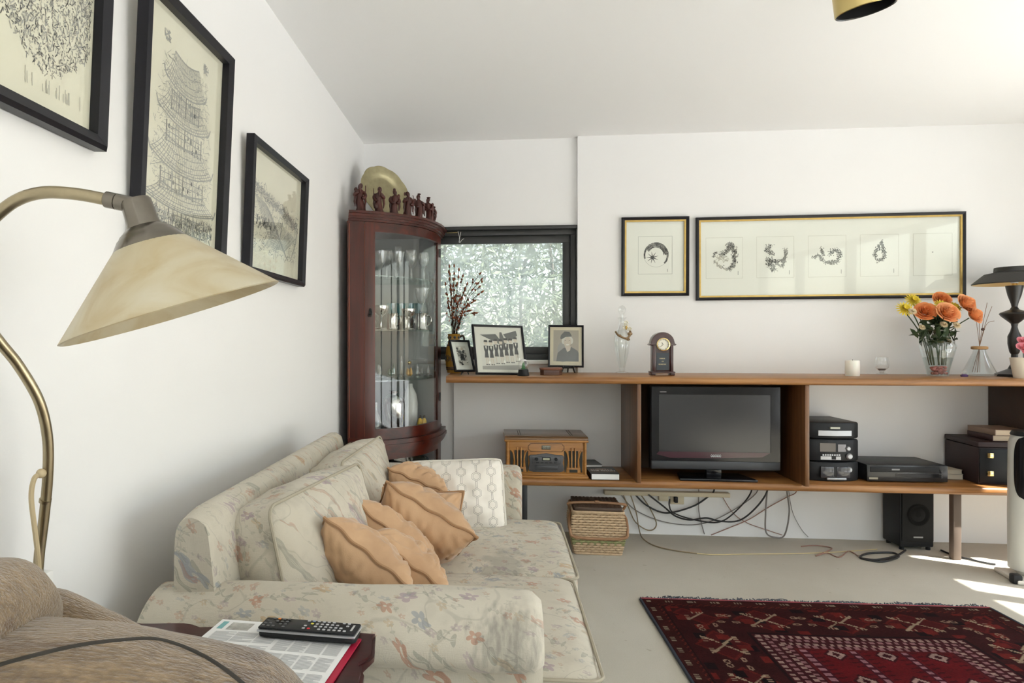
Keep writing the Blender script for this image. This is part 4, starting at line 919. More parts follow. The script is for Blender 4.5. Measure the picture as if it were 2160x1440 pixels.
# shade
la, lb = atk(150, 727, .945), atk(584, 592, .945); C0 = (la+lb)/2; ux = (lb-la).normalized(); view = ray(366, 660).normalized()
uz = (view.cross(ux)).normalized(); uz = uz if uz.z > 0 else -uz
tl = R(3.6); uz = (uz*math.cos(tl)+view*math.sin(tl)).normalized() ; uz = (uz-ux*uz.dot(ux)).normalized(); uy = uz.cross(ux)
LM = frameM(C0, ux, uy, uz); r0 = (lb-la).length/2
def marble():
    m, nt, out = newmat('marbled_cream_glass'); v = coords(nt)
    f = noi(nt, v, 9, 4, .55, 1.2); c = ramp(nt, f, [(.3, srgb(196, 178, 138)), (.5, srgb(209, 198, 168)), (.75, srgb(216, 209, 188))])
    p = nd(nt, 'BsdfPrincipled', {'Base Color': c, 'Roughness': .35, 'Coat Weight': .2}); t = nd(nt, 'BsdfTranslucent', {'Color': c})
    x = nd(nt, 'MixShader', {0: .3, 1: p.outputs[0], 2: t.outputs[0]}); nt.links.new(x.outputs[0], out.inputs[0]); return m
MB().shell([(r0, 0), (r0*.985, -.0012), (r0*.97, .0), (.046, .0935), (.050, .0975), (r0, .0)], 72, LM @ TR((-.012*0, 0, 0))).build('glass_shade', marble(), lamp, 30)
MB().lathe([(.052, .092), (.053, .0935), (.041, .110), (.038, .112), (.036, .115), (.0235, .124), (.0215, .130), (.0205, .158), (.018, .162), (0, .162)], 40, LM).build('shade_cap', NICKEL, lamp, 30)
MB().ell(LM @ Vector((0, 0, .06)), (.02, .02, .03), 16, 10).build('bulb', mat('frosted_bulb', (.8, .8, .78), .4), lamp)
t0 = LM @ Vector((0, 0, .158)); MB().tube([t0, t0.lerp(e1, .6), e1+(e1-e0).normalized()*-.008], [.0075, .0075, .0075], 12).build('knuckle', NICKEL, lamp)

# ================================================================== SIDE TABLE, PAPERS, REMOTE
TZ = .62
tb = thing('side_table', 'dark red wooden side table with a scalloped edge beside the sofa arm', 'table', (.40, 1.08, 0), room=True)
def scal(x0, x1, y0, y1, d=0):
    P = []
    def seg(a, b, nrm):
        for k in range(24):
            t = k/24; w = .012*math.sin(t*2*PI*1.0)**2+.010*math.exp(-((t-.5)/.10)**2)-.016*math.exp(-((t-.30)/.05)**2)-.016*math.exp(-((t-.70)/.05)**2)
            q = Vector(a).lerp(Vector(b), t)+Vector(nrm)*(w+d); P.append((q.x, q.y))
    seg((x0, y0), (x1, y0), (0, -1)); seg((x1, y0), (x1, y1), (1, 0)); seg((x1, y1), (x0, y1), (0, 1)); seg((x0, y1), (x0, y0), (-1, 0)); return P
tt = MB()
for d, z0, z1 in ((-.004, TZ-.006, TZ), (.002, TZ-.014, TZ-.006), (-.004, TZ-.020, TZ-.014), (-.010, TZ-.026, TZ-.020)): tt.prism(scal(.135, .612, .86, 1.262, d), z0, z1)
tt.build('table_top', ROSEW, tb, 40)
MB().rbox(.17, .575, .90, 1.225, TZ-.10, TZ-.026, .004).build('apron', ROSEW, tb)
for x in (.19, .555):
    for y in (.92, 1.205):
        MB().tube(cr([(x, y, TZ-.03), (x+(.02 if x > .3 else -.02), y+(.0), .45), (x, y, .15), (x+(.03 if x > .3 else -.03), y, .02), (x+(.04 if x > .3 else -.04), y, .0)], 6), [.022]*6+[.018]*8+[.013]*6+[.014]*5, 10).build('leg', ROSEW, tb)
def sheet(corners, z, bend=0, n=16):
    a, b, c, d = [Vector((p.x, p.y, z)) for p in corners]   # TL TR BR BL
    return lambda u, v: tuple(a.lerp(b, u).lerp(d.lerp(c, u), v)+Vector((0, 0, bend*math.sin(PI*u)*math.sin(PI*v))))
TL, TRr, BR = onZ(470, 1312, TZ), onZ(762, 1334, TZ), onZ(700, 1440, TZ)
ex = (TRr-TL); L = ex.length; ex.normalize(); ey = Vector((ex.y, -ex.x, 0)); BR = TRr+ey*.235-ex*.004; BL = TL+ey*.235-ex*.004
fd = thing('red_folder', 'thin red card folder lying under the newspaper sheet', 'folder', (TL+BR)/2+Vector((0, 0, .002)), room=True)
RED = mat('crimson_card', srgb(176, 24, 60), .5)
fc = [p+ex*.010-ey*(-.035) for p in (TL, TRr, BR, BL)]
fz = TZ+.0015
MB().grid(1, 1, sheet(fc, fz+.003)).grid(1, 1, sheet(fc, fz)).build('cover', RED, fd, 0)
qs = MB(); P = [Vector((p.x, p.y, fz)) for p in fc]; 
for i in range(4): a, b = P[i], P[(i+1) % 4]; qs.add([a, b, b+Vector((0, 0, .003)), a+Vector((0, 0, .003))], [(0, 1, 2, 3)])
qs.build('edge', RED, fd, 0)
nw = thing('newspaper_sheet', 'printed white sheet of news columns under the remote control', 'paper', (TL+BR)/2, room=True)
nz = TZ+.0062
MB().grid(12, 12, sheet((TL, TRr, BR, BL), nz, .003)).build('page', PAPERW, nw, 40)
pr = MB(); sfn = sheet((TL, TRr, BR, BL), nz+.0004, .003); rg = random.Random(4)
def blk(u0, u1, v0, v1, lines, m=0):
    for k in range(lines):
        v = v0+(v1-v0)*(k+.2)/lines; v_ = v+(v1-v0)*.5/lines; ue = u1 if rg.random() > .15 else u0+(u1-u0)*rg.uniform(.5, .95)
        pr.add([sfn(u0, v), sfn(ue, v), sfn(ue, v_), sfn(u0, v_)], [(0, 1, 2, 3)], m)
for (u0, u1) in ((.05, .20), (.21, .36), (.37, .50)):
    for v0, v1 in ((.22, .40), (.44, .60), (.64, .78), (.82, .95)): blk(u0, u1, v0, v1, 9)
for i in range(4):
    for v0, v1 in ((.05, .26), (.30, .49), (.53, .73), (.77, .95)): blk(.53+.112*i, .53+.112*i+.098, v0, v1, 12)
pr.build('print', mat('print_grey', (.46, .46, .47), .8), nw, 0)
MB().add([sfn(.03, .04), sfn(.07, .04), sfn(.07, .18), sfn(.03, .18)], [(0, 1, 2, 3)]).build('teal_heading', mat('teal_print', srgb(120, 170, 172), .8), nw, 0)
MB().add([sfn(.10, .05), sfn(.26, .05), sfn(.26, .19), sfn(.10, .19)], [(0, 1, 2, 3)]).build('printed_photo', mat('print_photo', (.40, .39, .36), .8, var=.4, vs=60), nw, 0)
ra, rb = onZ(552, 1322, TZ+.02), onZ(756, 1338, TZ+.02); rx = (rb-ra).normalized(); ry = Vector((-rx.y, rx.x, 0)); rl = (rb-ra).length
rm = thing('remote_control', 'black remote control with a silver side strip on the newspaper', 'remote', ra.lerp(rb, .5)+Vector((0, 0, -.02+.0102)), (0, 0, math.atan2(rx.y, rx.x)))
W2 = rl/2; MB().prism([(-W2*.97, -.006), (-W2, -.012), (-W2*.96, -.019), (-W2*.8, -.022), (W2*.93, -.022), (W2*.99, -.016), (W2, -.006), (W2*.97, .024), (-W2*.97, .024)], .0005, .0105, bev=.003).build('body', BLKPLAST, rm)
MB().rbox(-W2, W2, -.0235, .0265, .0105, .0150, .002).build('silver_strip', SILVER, rm)
MB().rbox(-W2*.985, W2*.985, -.0215, .0245, .0150, .0195, .003).build('key_plate', BLKPLAST, rm)
KEY = mat('key_grey', (.12, .12, .125), .5); cols_ = {(0, 3): ('green_key', (.05, .35, .15)), (2, 3): ('orange_key', (.8, .25, .05))}
for i in range(17):
    for j_ in range(4):
        if 5 <= i <= 7 or (i + j_) % 7 == 3: continue
        x = -W2*.90+i*rl*.052; y = -.0145+.0105*j_
        mm = KEY if i < 8 else mat('key_white', (.5, .5, .52), .5)
        if (i, j_) == (0, 3): mm = mat('key_green', (.03, .4, .2), .4)
        if (i, j_) == (2, 3): mm = mat('key_orange', (.85, .28, .05), .4)
        if i == 9: mm = mat('key_'+('red', 'lime', 'yellow', 'blue')[j_], ((.7, .03, .04), (.2, .5, .15), (.8, .7, .1), (.3, .4, .6))[j_], .4)
        MB().rbox(x-.0028, x+.0028, y-.0022, y+.0022, .0195, .0212, .0007, 1).build('button', mm, rm)
MB().box(W2*.86, W2*.90, -.010, .014, .0195, .0199).build('maker_lettering', mat('letter_grey', (.5, .5, .5), .5), rm, 0)

# ================================================================== ARMCHAIR (bottom left)
def plush():
    m, nt, out = newmat('brown_pile_fabric'); v = coords(nt, (1, 1, 1))
    st = noi(nt, coords(nt, (14, 110, 110)), 1, 4, .6); f = noi(nt, coords(nt, (90, 420, 420)), 1, 3); b = noi(nt, v, 5, 4, .6)
    c = ramp(nt, mth(nt, 'ADD', mth(nt, 'MULTIPLY', st, .55), mth(nt, 'MULTIPLY', f, .45)), [(.32, srgb(72, 57, 43)), (.5, srgb(112, 93, 71)), (.68, srgb(150, 128, 100))])
    c = mix(nt, ramp(nt, b, [(.40, (0, 0, 0)), (.62, (.45, .45, .45))]), c, srgb(146, 122, 88))
    c = mix(nt, ramp(nt, noi(nt, coords(nt, (3, 40, 40)), 1, 2), [(.60, (0, 0, 0)), (.70, (.55, .55, .55))]), c, srgb(86, 66, 50))
    pbsdf(nt, out, c, .95, 0, bump(nt, mth(nt, 'ADD', f, st), .7, .006), Sheen_Weight=.4); return m
PLU = plush()
ac = thing('plush_armchair', 'brown pile fabric armchair with puffy back and arm in the bottom left corner', 'armchair', (.30, .42, 0), room=True)
def lobe(name, c, half, rot, b, puff, sd, n=26):
    M = TR(c) @ Euler([R(a) for a in rot]).to_matrix().to_4x4()
    return MB().addbm(boxcush(half[0]*2, half[1]*2, half[2]*2, b, puff, n, .007, sd), 0, M).build(name, PLU, ac, 70), M
MB().rbox(.06, .64, .12, .80, .06, .50, .05, 4).build('base', PLU, ac)
for x in (.12, .58):
    for y in (.18, .74): MB().cyl((x, y, 0), (x, y, .07), .02, .025).build('leg', BLKPLAST, ac)
o, M_ = lobe('back_cushion', (.200, .600, .780), (.085, .16, .19), (0, 50, 0), .085, (.05, .03, .03), 2)
o, M_ = lobe('wing', (.300, .775, .690), (.115, .060, .150), (0, 24, 0), .058, (.02, .012, .02), 5)
o, M_ = lobe('arm', (.440, .620, .715), (.245, .115, .14), (0, 5, 0), .10, (.04, .02, .035), 7)
from mathutils.bvhtree import BVHTree
bv = BVHTree.FromPolygons([v.co+ac.location for v in o.data.vertices], [list(p.vertices) for p in o.data.polygons]); sm = []
for p in cr([Vector(q+(0,)) for q in ((-160, 1490), (-80, 1435), (0, 1402), (150, 1364), (260, 1350), (340, 1350), (430, 1384), (510, 1440), (560, 1500))], 6):   # the seam follows the arm's surface
    h = bv.ray_cast(Vector((CX, 0, CZ)), ray(p.x, p.y).normalized())[0]
    if h: sm.append(h)
for k in range(1, 14):      # and on down the arm's front end
    h = bv.ray_cast(Vector((1.3, sm[-1].y, sm[-1].z-.016)), Vector((-1, 0, 0)))[0]
    if h and (h-sm[-1]).length < .08: sm.append(h)
MB().tube(sm, .0022, 7).build('seam_welt', mat('dark_welt', srgb(50, 46, 40), .9), o)
lobe('seat_cushion', (.38, .36, .53), (.26, .20, .07), (0, 0, 0), .05, (.01, .01, .03), 11)
lobe('arm', (.36, .17, .58), (.24, .06, .10), (0, 4, 0), .06, (.03, .02, .03), 13)

# ================================================================== RUG
RW, RL = 1.48, 2.25
rug = thing('rug', 'dark red tribal wool rug with pale motifs on the carpet', 'rug', (1.475, 3.13, 0), (0, 0, R(1.6)))
def rug_colors(nx, ny):
    u = (np.arange(nx)+.5)/nx*RW; v = (np.arange(ny)+.5)/ny*RL; U, V = np.meshgrid(u, v, indexing='ij')
    rs = np.random.RandomState(1); S = lambda *c: np.array(srgb(*c))
    C = np.zeros((nx, ny, 3)); C[:] = S(66, 24, 24)
    mm = np.minimum(np.minimum(U, RW-U), np.minimum(V, RL-V)); horiz = np.minimum(V, RL-V) < np.minimum(U, RW-U); along = np.where(horiz, U, V)
    def put(mask, col): C[mask] = S(*col)
    cell = lambda a, p: np.floor(a/p).astype(int)
    def fr(a, p): return a/p-np.floor(a/p)
    # outer guard: brown red with pale dashes
    put(mm < .055, (74, 30, 26)); put((mm > .018) & (mm < .036) & (fr(along, .098) < .42) & (fr(along, .014) < .6), (176, 160, 136))
    put((mm > .058) & (mm < .072) & (((cell(along, .010)+cell(mm, .006)) % 3) == 0), (126, 52, 38)); put((mm > .072) & (mm < .076), (44, 18, 18))
    # main border .08 - .33: dark field with branching cream motifs
    b = (mm >= .08) & (mm < .33); a = fr(along, .30)*.30-.15; m2 = mm-.205; flip = np.where(cell(along, .30) % 2 == 0, 1, -1)
    put(b & (np.abs(a)/.12+np.abs(m2)/.10 < 1), (92, 26, 26)); put(b & (np.abs(np.abs(a)/.12+np.abs(m2)/.10-1) < .07), (120, 38, 32))
    put(b & (((cell(along, .05)*7+cell(mm, .04)*13) % 11) == 0), (26, 16, 20)); put(b & (((cell(along, .045)*5+cell(mm, .05)*3) % 13) == 0), (132, 40, 34))
    A = a*flip; lim = (np.abs(m2) < .075)
    arm = (np.abs(np.abs(A)-np.abs(m2)*1.1-.004) < .0085) & lim & (np.abs(A) < .075)
    put(b & arm & ((cell(U, .007)+cell(V, .007)) % 5 != 0), (204, 178, 148))
    tip = (np.abs(np.abs(m2)-.060) < .010) & (np.abs(np.abs(A)-.050) < .022); put(b & tip & ((cell(along, .008) % 2) == 0), (196, 168, 140))
    for s_, q_ in ((.12, .03), (.135, -.035)):
        e = ((np.abs(a)-s_)/.017)**2+((m2-q_)/.012)**2; put(b & (e < 1) & (e > .22), (184, 150, 126))
    # inner guards with beads .33 - .46
    put((mm >= .33) & (mm < .345), (40, 18, 20)); g = (mm >= .345) & (mm < .455); put(g, (78, 26, 32))
    for k, w in enumerate((.362, .392, .422, .444)):
        put(g & (np.abs(mm-w) < .0105) & (fr(along+.012*k, .030) < .55), (186, 134, 136) if k % 2 else (204, 168, 156))
    put((mm >= .455) & (mm < .468), (110, 28, 30))
    # field: striped panels and diamonds
    f = mm >= .468; put(f, (124, 22, 28)); w = U-.468; st = fr(w, .18)
    put(f & (st < .17), (84, 26, 40)); put(f & (st > .03) & (st < .14) & (fr(V+w*0, .036) < .55), (196, 140, 148))
    dm = np.abs(fr(w-.03, .18)-.5)*.18/.045+np.abs(fr(V, .20)-.5)*.20/.05; mid = st > .2
    put(f & mid & (dm < 1), (70, 18, 26)); put(f & mid & (dm < .75) & (dm > .35), (206, 170, 158))
    put(f & mid & (dm > 1.1) & (fr(V+(st-.6)*.05, .03) < .33) & (np.abs(st-.6) > .22), (84, 16, 24))
    put(mm < .006, (34, 40, 52))
    C *= .50*(.80+.32*rs.rand(nx, ny, 1)); C *= .92+.16*np.sin(V*46+np.sin(U*9)*2)[..., None]*.5
    return np.clip(C, 0, 1)
nx, ny = 236, 360
col_ = rug_colors(nx, ny)
def rugmesh():
    us = np.linspace(0, RW, nx+1); vs_ = np.linspace(0, RL, ny+1)
    rip = lambda u, v: .002*math.sin(u*7)*math.sin(v*5)+.0115
    V = [(u, -v, .0115+.0015*math.sin(u*7)*math.sin(v*5)) for u in us for v in vs_]; n1 = ny+1
    F = [(i*n1+j, i*n1+j+1, (i+1)*n1+j+1, (i+1)*n1+j) for i in range(nx) for j in range(ny)]
    me = bpy.data.meshes.new('pile'); me.from_pydata(V, [], F); at = me.color_attributes.new('knots', 'FLOAT_COLOR', 'CORNER')
    cc = np.ones((nx*ny, 4, 4), dtype=np.float32); cc[:, :, :3] = col_.reshape(-1, 1, 3); at.data.foreach_set('color', cc.ravel())
    m, nt, out = newmat('rug_wool'); a = nd(nt, 'Attribute', attribute_name='knots'); v = coords(nt)
    c = mix(nt, mth(nt, 'MULTIPLY', noi(nt, v, 260, 2), .35), a.outputs['Color'], (.02, .006, .008))
    pbsdf(nt, out, c, .9, 0, bump(nt, noi(nt, v, 320, 2), .5, .004), Specular_IOR_Level=.08); me.materials.append(m)
    o = bpy.data.objects.new('pile', me); COL.objects.link(o); o.parent = rug; return o
rugmesh()
MB().rbox(.001, RW-.001, -RL+.001, -.001, .001, .0085, .003, 1).build('backing', mat('rug_backing', srgb(70, 28, 28), .9), rug, 0)
for x in (0, RW): MB().tube([(x, -RL*k/40, .0075) for k in range(41)], .0065, 7).build('selvedge', mat('navy_wool', srgb(40, 46, 56), .9), rug)
MB().tube([(RW*k/60, .004, .008+.001*math.sin(k)) for k in range(61)], .006, 6).build('end_band', mat('rose_wool', srgb(138, 62, 66), .9), rug)
fg = MB(); rg = random.Random(8)
for k in range(300):
    x = RW*k/300+rg.uniform(-.002, .002); L_ = rg.uniform(.006, .03)*(1.4 if (k//22) % 3 else .7)
    fg.tube([(x, .006, .006), (x+rg.gauss(0, .004), .006+L_*.6, .010+rg.random()*.006), (x+rg.gauss(0, .007), .006+L_, .003+rg.random()*.006)], .0022, 4)
fr_ = fg.build('fringe', mat('blue_grey_fringe', srgb(84, 88, 96), .9), rug); fr_['kind'] = 'stuff'

# ================================================================== TOP SHELF
Z1 = SZ+.0006
def standing(name, label, cat, px, py, rot=0, Y=None, z=None, **k):
    p = onZ(px, py, SZ if z is None else z); Y = p.y if Y is None else Y; q = onY(px, py, Y)
    return thing(name, label, cat, (q.x, Y, (Z1 if z is None else z+.0006)), (0, 0, rot), **k)
# dried flower jug
jug = standing('painted_jug', 'yellow painted pottery jug behind the small photograph', 'jug', 946, 786, Y=4.06)
jug.location = (.578, 4.10, Z1)
YJ = mat('ochre_glaze', srgb(176, 132, 50), .3, var=.15, vs=20); BRN = mat('brown_glaze', srgb(66, 44, 34), .3); BLU = mat('slate_glaze', srgb(70, 78, 92), .3)
JP = [(.0, 0), (.040, 0), (.043, .012), (.050, .05), (.052, .10), (.047, .145), (.038, .175), (.034, .195), (.036, .222), (.039, .232), (.035, .230), (.030, .2), (0, .19)]
MB().lathe(JP, 32).build('body', YJ, jug, 50)
for z, r in ((.022, .0455), (.032, .047), (.165, .0415)): MB().shell([(r-.001, z-.004), (r+.0022, z-.003), (r+.0022, z+.003), (r-.002, z+.004)], 32).build('painted_band', BRN, jug)
dc = MB()
for k in range(8):
    a = 2*PI*k/8; r = .0525
    for rr_ in (.018, .010): dc.tube([(r*math.cos(a+rr_*math.cos(t)/r), r*math.sin(a+rr_*math.cos(t)/r), .088+rr_*math.sin(t)) for t in [2*PI*i/14 for i in range(14)]], .0018, 5, closed=True)
    dc.ell((.030*math.cos(a+.2), .030*math.sin(a+.2), .212), (.010, .010, .010), 8, 6)
dc.build('painted_rings', BLU, jug)
MB().tube(cr([(.036, .0, .215), (.054, 0, .222), (.062, 0, .195), (.054, 0, .16), (.044, 0, .15)], 5), .006, 8).build('handle', BRN, jug)
dr = thing('dried_flowers', 'spray of dried brown stems and seed heads in the painted jug', 'flowers', (jug.location.x, 4.10, Z1+.192), room=True)
STM = mat('dry_stem', srgb(62, 44, 34), .9); SEED = mat('dry_seed_head', srgb(120, 66, 42), .9, var=.35, vs=60)
rg = random.Random(31); jb = Vector((jug.location.x, 4.10, Z1+.194)); allseeds = MB()
tips = [(948, 563), (958, 562), (968, 570), (947, 575), (976, 583), (1012, 578), (1015, 590), (1010, 606), (1016, 616), (985, 600), (956, 590), (964, 600), (951, 610), (980, 610), (1003, 660), (990, 655), (1000, 635), (970, 625), (945, 640), (955, 650), (965, 640), (975, 660), (940, 600), (987, 645), (960, 628)]
for i, t in enumerate(tips):
    Yt = 4.08+rg.uniform(-.10, .06); e = onY(t[0], t[1], Yt); midp = jb.lerp(e, .55)+Vector((-.01 if t[0] > 975 else 0, 0, .05 if t[0] > 985 else .01))
    root = jb+Vector((rg.uniform(-.015, .015), rg.uniform(-.015, .015), 0)); P = cr([root, midp, e], 6); s_ = MB().tube(P, .0016, 5).build('stem', STM, dr)
    h = allseeds; d = (P[-1]-P[-3]).normalized()
    for k in range(rg.randint(1, 3)):
        c = P[-1-k*2]; A = frameM(c, d.orthogonal().normalized(), d.cross(d.orthogonal().normalized()), d); h.lathe([(0, -.008), (.006, 0), (.005, .010), (0, .020)], 6, A)
    for k in range(3):
        c = P[rg.randint(4, len(P)-2)]; h.ell(c+Vector((rg.gauss(0, .008), rg.gauss(0, .006), rg.gauss(0, .006))), (.006, .005, .008), 6, 4)
allseeds.build('seed_heads', SEED, dr, 60)['kind'] = 'stuff'
pp = MB(); rg = random.Random(5)
for k in range(46):
    q = onY(942+rg.uniform(0, 34), 640+rg.uniform(-6, 44), 4.06+rg.uniform(-.04, .04)); A = TR(q) @ Euler((rg.uniform(0, 6), rg.uniform(0, 6), 0)).to_matrix().to_4x4(); pp.add([(-.007, 0, 0), (0, .004, .003), (.008, 0, 0), (0, -.005, .002)], [(0, 1, 2, 3)], 0, A)
pt = pp.build('papery_petals', mat('rust_petals', srgb(136, 62, 34), .9, var=.3, vs=50), dr, 0, weld=False); pt['kind'] = 'stuff'

# photographs
PH = [mat('photo_black', (.03, .03, .032), .35), mat('photo_dark', (.10, .10, .10), .35), mat('photo_mid', (.30, .29, .27), .35), mat('photo_light', (.62, .60, .55), .35), mat('photo_white', (.80, .79, .75), .35), mat('photo_sepia', (.36, .31, .25), .35), mat('photo_skin', (.58, .50, .42), .35)]
def photoframe(name, label, base, rotz, lean, roll, w, h, fw, board, img, stand=None):
    p = thing(name, label, 'photo frame', base); p.rotation_euler = (Matrix.Rotation(rotz, 3, 'Z') @ Matrix.Rotation(roll, 3, 'Y') @ Matrix.Rotation(lean, 3, 'X')).to_euler()
    rails(p, w, h, fw, .016, BLKFR); MB().box(-w/2+fw*.5, w/2-fw*.5, -.004, 0, fw*.5, h-fw*.5).build('mount', board, p, 0)
    ik = Ink(-.0046); img(ik, w, h); ik.mb.build('photograph', PH, p, 0, weld=False)
    MB().box(-w/2+fw*.9, w/2-fw*.9, -.0092, -.0080, fw*.9, h-fw*.9).build('glass', PICGL, p, 0)
    return p
def img_group(ik, w, h):
    r = random.Random(2); X = lambda u: (u-.5)*w; Z = lambda v: v*h
    ik.poly([(X(.14), Z(.10)), (X(.92), Z(.10)), (X(.92), Z(.84)), (X(.14), Z(.84))], 3)
    ik.poly([(X(.14), Z(.10)), (X(.92), Z(.10)), (X(.92), Z(.20)), (X(.14), Z(.17))], 2, .0001)
    ik.poly([(X(.14), Z(.80)), (X(.45), Z(.82)), (X(.56), Z(.66)), (X(.50), Z(.62))], 1, .0002); ik.poly([(X(.60), Z(.82)), (X(.86), Z(.90)), (X(.88), Z(.80)), (X(.70), Z(.66))], 1, .0002)
    ik.poly([(X(.53), Z(.86)), (X(.57), Z(.86)), (X(.68), Z(.50)), (X(.50), Z(.50))], 1, .0002)
    for k in range(4): ik.line((X(.2+.05*k), Z(.79-.012*k)), (X(.48), Z(.68-.01*k)), .002, 3)
    for i in range(7):
        u = .24+.098*i; b = .62+.012*i+(0 if i % 2 else .015); L = .0004+.00005*i
        ik.disc((X(u), Z(b)), .011, .014, 6, L); ik.poly([(X(u)-.012, Z(b)+.005), (X(u)-.009, Z(b)+.017), (X(u)+.010, Z(b)+.017), (X(u)+.012, Z(b)+.004)], 0, L+.0001)
        ik.poly([(X(u)-.014, Z(b)-.016), (X(u)+.014, Z(b)-.016), (X(u)+.013, Z(b)-.040), (X(u)+.0085, Z(b)-.052), (X(u)+.0125, Z(b)-.086), (X(u)-.0125, Z(b)-.086), (X(u)-.0085, Z(b)-.052), (X(u)-.013, Z(b)-.040)], 0, L)
        ik.poly([(X(u)-.005, Z(b)-.02), (X(u)+.005, Z(b)-.02), (X(u), Z(b)-.04)], 4, L+.0001)
        ik.line((X(u)+.004, Z(b)-.050), (X(u)+.012, Z(b)-.044), .005, 4)
        for sg in (-1, 1): ik.line((X(u)+sg*.005, Z(b)-.086), (X(u)+sg*.006+.003, Z(b)-.124), .0065, 6, .004); ik.disc((X(u)+sg*.006+.003, Z(b)-.126), .005, .003, 0, L)
        if i % 3 == 0: ik.disc((X(u)+.014, Z(b)-.115), .006, .009, 4, L)
def img_small(ik, w, h):
    r = random.Random(6); X = lambda u: (u-.5)*w; Z = lambda v: v*h
    ik.poly([(X(.28), Z(.2)), (X(.76), Z(.2)), (X(.76), Z(.82)), (X(.28), Z(.82))], 3)
    for k in range(60): ik.disc((X(r.uniform(.32, .72)), Z(r.uniform(.22, .76))), r.uniform(.003, .009), r.uniform(.003, .009), r.choice([0, 1, 2, 2, 3, 4]), .0002)
    ik.disc((X(.56), Z(.72)), .008, .010, 6, .0004); ik.poly([(X(.40), Z(.35)), (X(.62), Z(.35)), (X(.60), Z(.56)), (X(.44), Z(.58))], 0, .0003); ik.disc((X(.45), Z(.62)), .009, .011, 1, .0004); ik.disc((X(.55), Z(.28)), .012, .010, 3, .0004)
def img_portrait(ik, w, h):
    X = lambda u: (u-.5)*w; Z = lambda v: v*h
    ik.poly([(X(.15), Z(.14)), (X(.86), Z(.14)), (X(.86), Z(.88)), (X(.15), Z(.88))], 5)
    for k in range(9): ik.disc((X(.42), Z(.42)), .052-.004*k, .075-.006*k, 2 if k > 4 else 5, .00008, 24)
    ik.poly([(X(.23), Z(.14)), (X(.27), Z(.34)), (X(.44), Z(.46)), (X(.66), Z(.48)), (X(.82), Z(.40)), (X(.86), Z(.34)), (X(.86), Z(.14))], 1, .0002)
    ik.poly([(X(.44), Z(.46)), (X(.52), Z(.15)), (X(.66), Z(.48))], 4, .0003); ik.poly([(X(.47), Z(.50)), (X(.64), Z(.50)), (X(.62), Z(.40)), (X(.54), Z(.36))], 6, .0004)
    ik.disc((X(.43), Z(.62)), .010, .017, 3, .0004, 16); ik.disc((X(.66), Z(.63)), .009, .019, 3, .0004, 16); ik.disc((X(.54), Z(.70)), .026, .016, 3, .0004, 18)
    ik.disc((X(.545), Z(.60)), .0215, .031, 6, .0005, 22, -.12)
    for u in (.485, .595): ik.disc((X(u), Z(.635)), .0035, .0020, 1, .0006); ik.line((X(u)-.006, Z(.66)), (X(u)+.006, Z(.662)), .0014, 1)
    ik.line((X(.545), Z(.625)), (X(.555), Z(.575)), .0022, 5); ik.poly([(X(.49), Z(.545)), (X(.60), Z(.55)), (X(.57), Z(.52)), (X(.52), Z(.52))], 4, .0007); ik.line((X(.485), Z(.547)), (X(.605), Z(.552)), .0014, 1)
    ik.poly([(X(.34), Z(.68)), (X(.36), Z(.76)), (X(.46), Z(.85)), (X(.60), Z(.84)), (X(.66), Z(.76)), (X(.66), Z(.73)), (X(.50), Z(.72)), (X(.38), Z(.665))], 1, .0008)
    ik.line((X(.72), Z(.27)), (X(.80), Z(.275)), .002, 3)
    for k in range(10): ik.line((X(.60+.022*k), Z(.085+.006*math.sin(k*2))), (X(.62+.022*k), Z(.088+.006*math.cos(k*2.5))), .0012, 2)
photoframe('photo_frame', 'large tilted photograph of seven uniformed women below an aircraft tail', (.862, 3.845, Z1+.001), R(24), R(-17), R(1.5), .315, .290, .011, mat('photo_mount', (.66, .64, .58), .7), img_group)
photoframe('photo_frame', 'small dark framed snapshot leaning on a little black easel', (.655, 3.835, Z1+.017), R(36), R(-22), R(1), .135, .190, .010, mat('photo_mount_pale', (.72, .72, .68), .7), img_small)
photoframe('photo_frame', 'upright sepia portrait of a woman in a beret on a black easel', (1.240, 4.10, Z1+.034), R(-3), R(-8), R(.6), .207, .252, .011, mat('photo_mount_buff', (.68, .60, .44), .7), img_portrait)
def easel(label, loc, rz, s):
    e = thing('plate_easel', label, 'easel', loc, (0, 0, rz), 'black easels')
    for sx in (-1, 1):
        MB().tube(cr([(sx*.035*s, .005, .045*s), (sx*.035*s, -.022*s, .032*s), (sx*.036*s, -.034*s, .040*s), (sx*.036*s, -.030*s, .052*s)], 4), .0048*s, 7).build('hook', BLACK, e)
        MB().tube(cr([(sx*.035*s, -.005, .036*s), (sx*.040*s, -.01, .018*s), (sx*.046*s, -.018*s, .003*s)], 5), .0055*s, 7).build('foot', BLACK, e)
    MB().tube([(-.036*s, 0, .036*s), (.036*s, 0, .036*s)], .005*s, 7).build('crossbar', BLACK, e)
    MB().tube([(0, .002, .036*s), (0, .05*s, .004*s)], .005*s, 7).build('back_leg', BLACK, e)
easel('black easel under the small snapshot', (.650, 3.843, Z1+.001), R(36), .55); easel('black easel under the sepia portrait', (1.255, 4.112, Z1+.001), R(-3), .85)

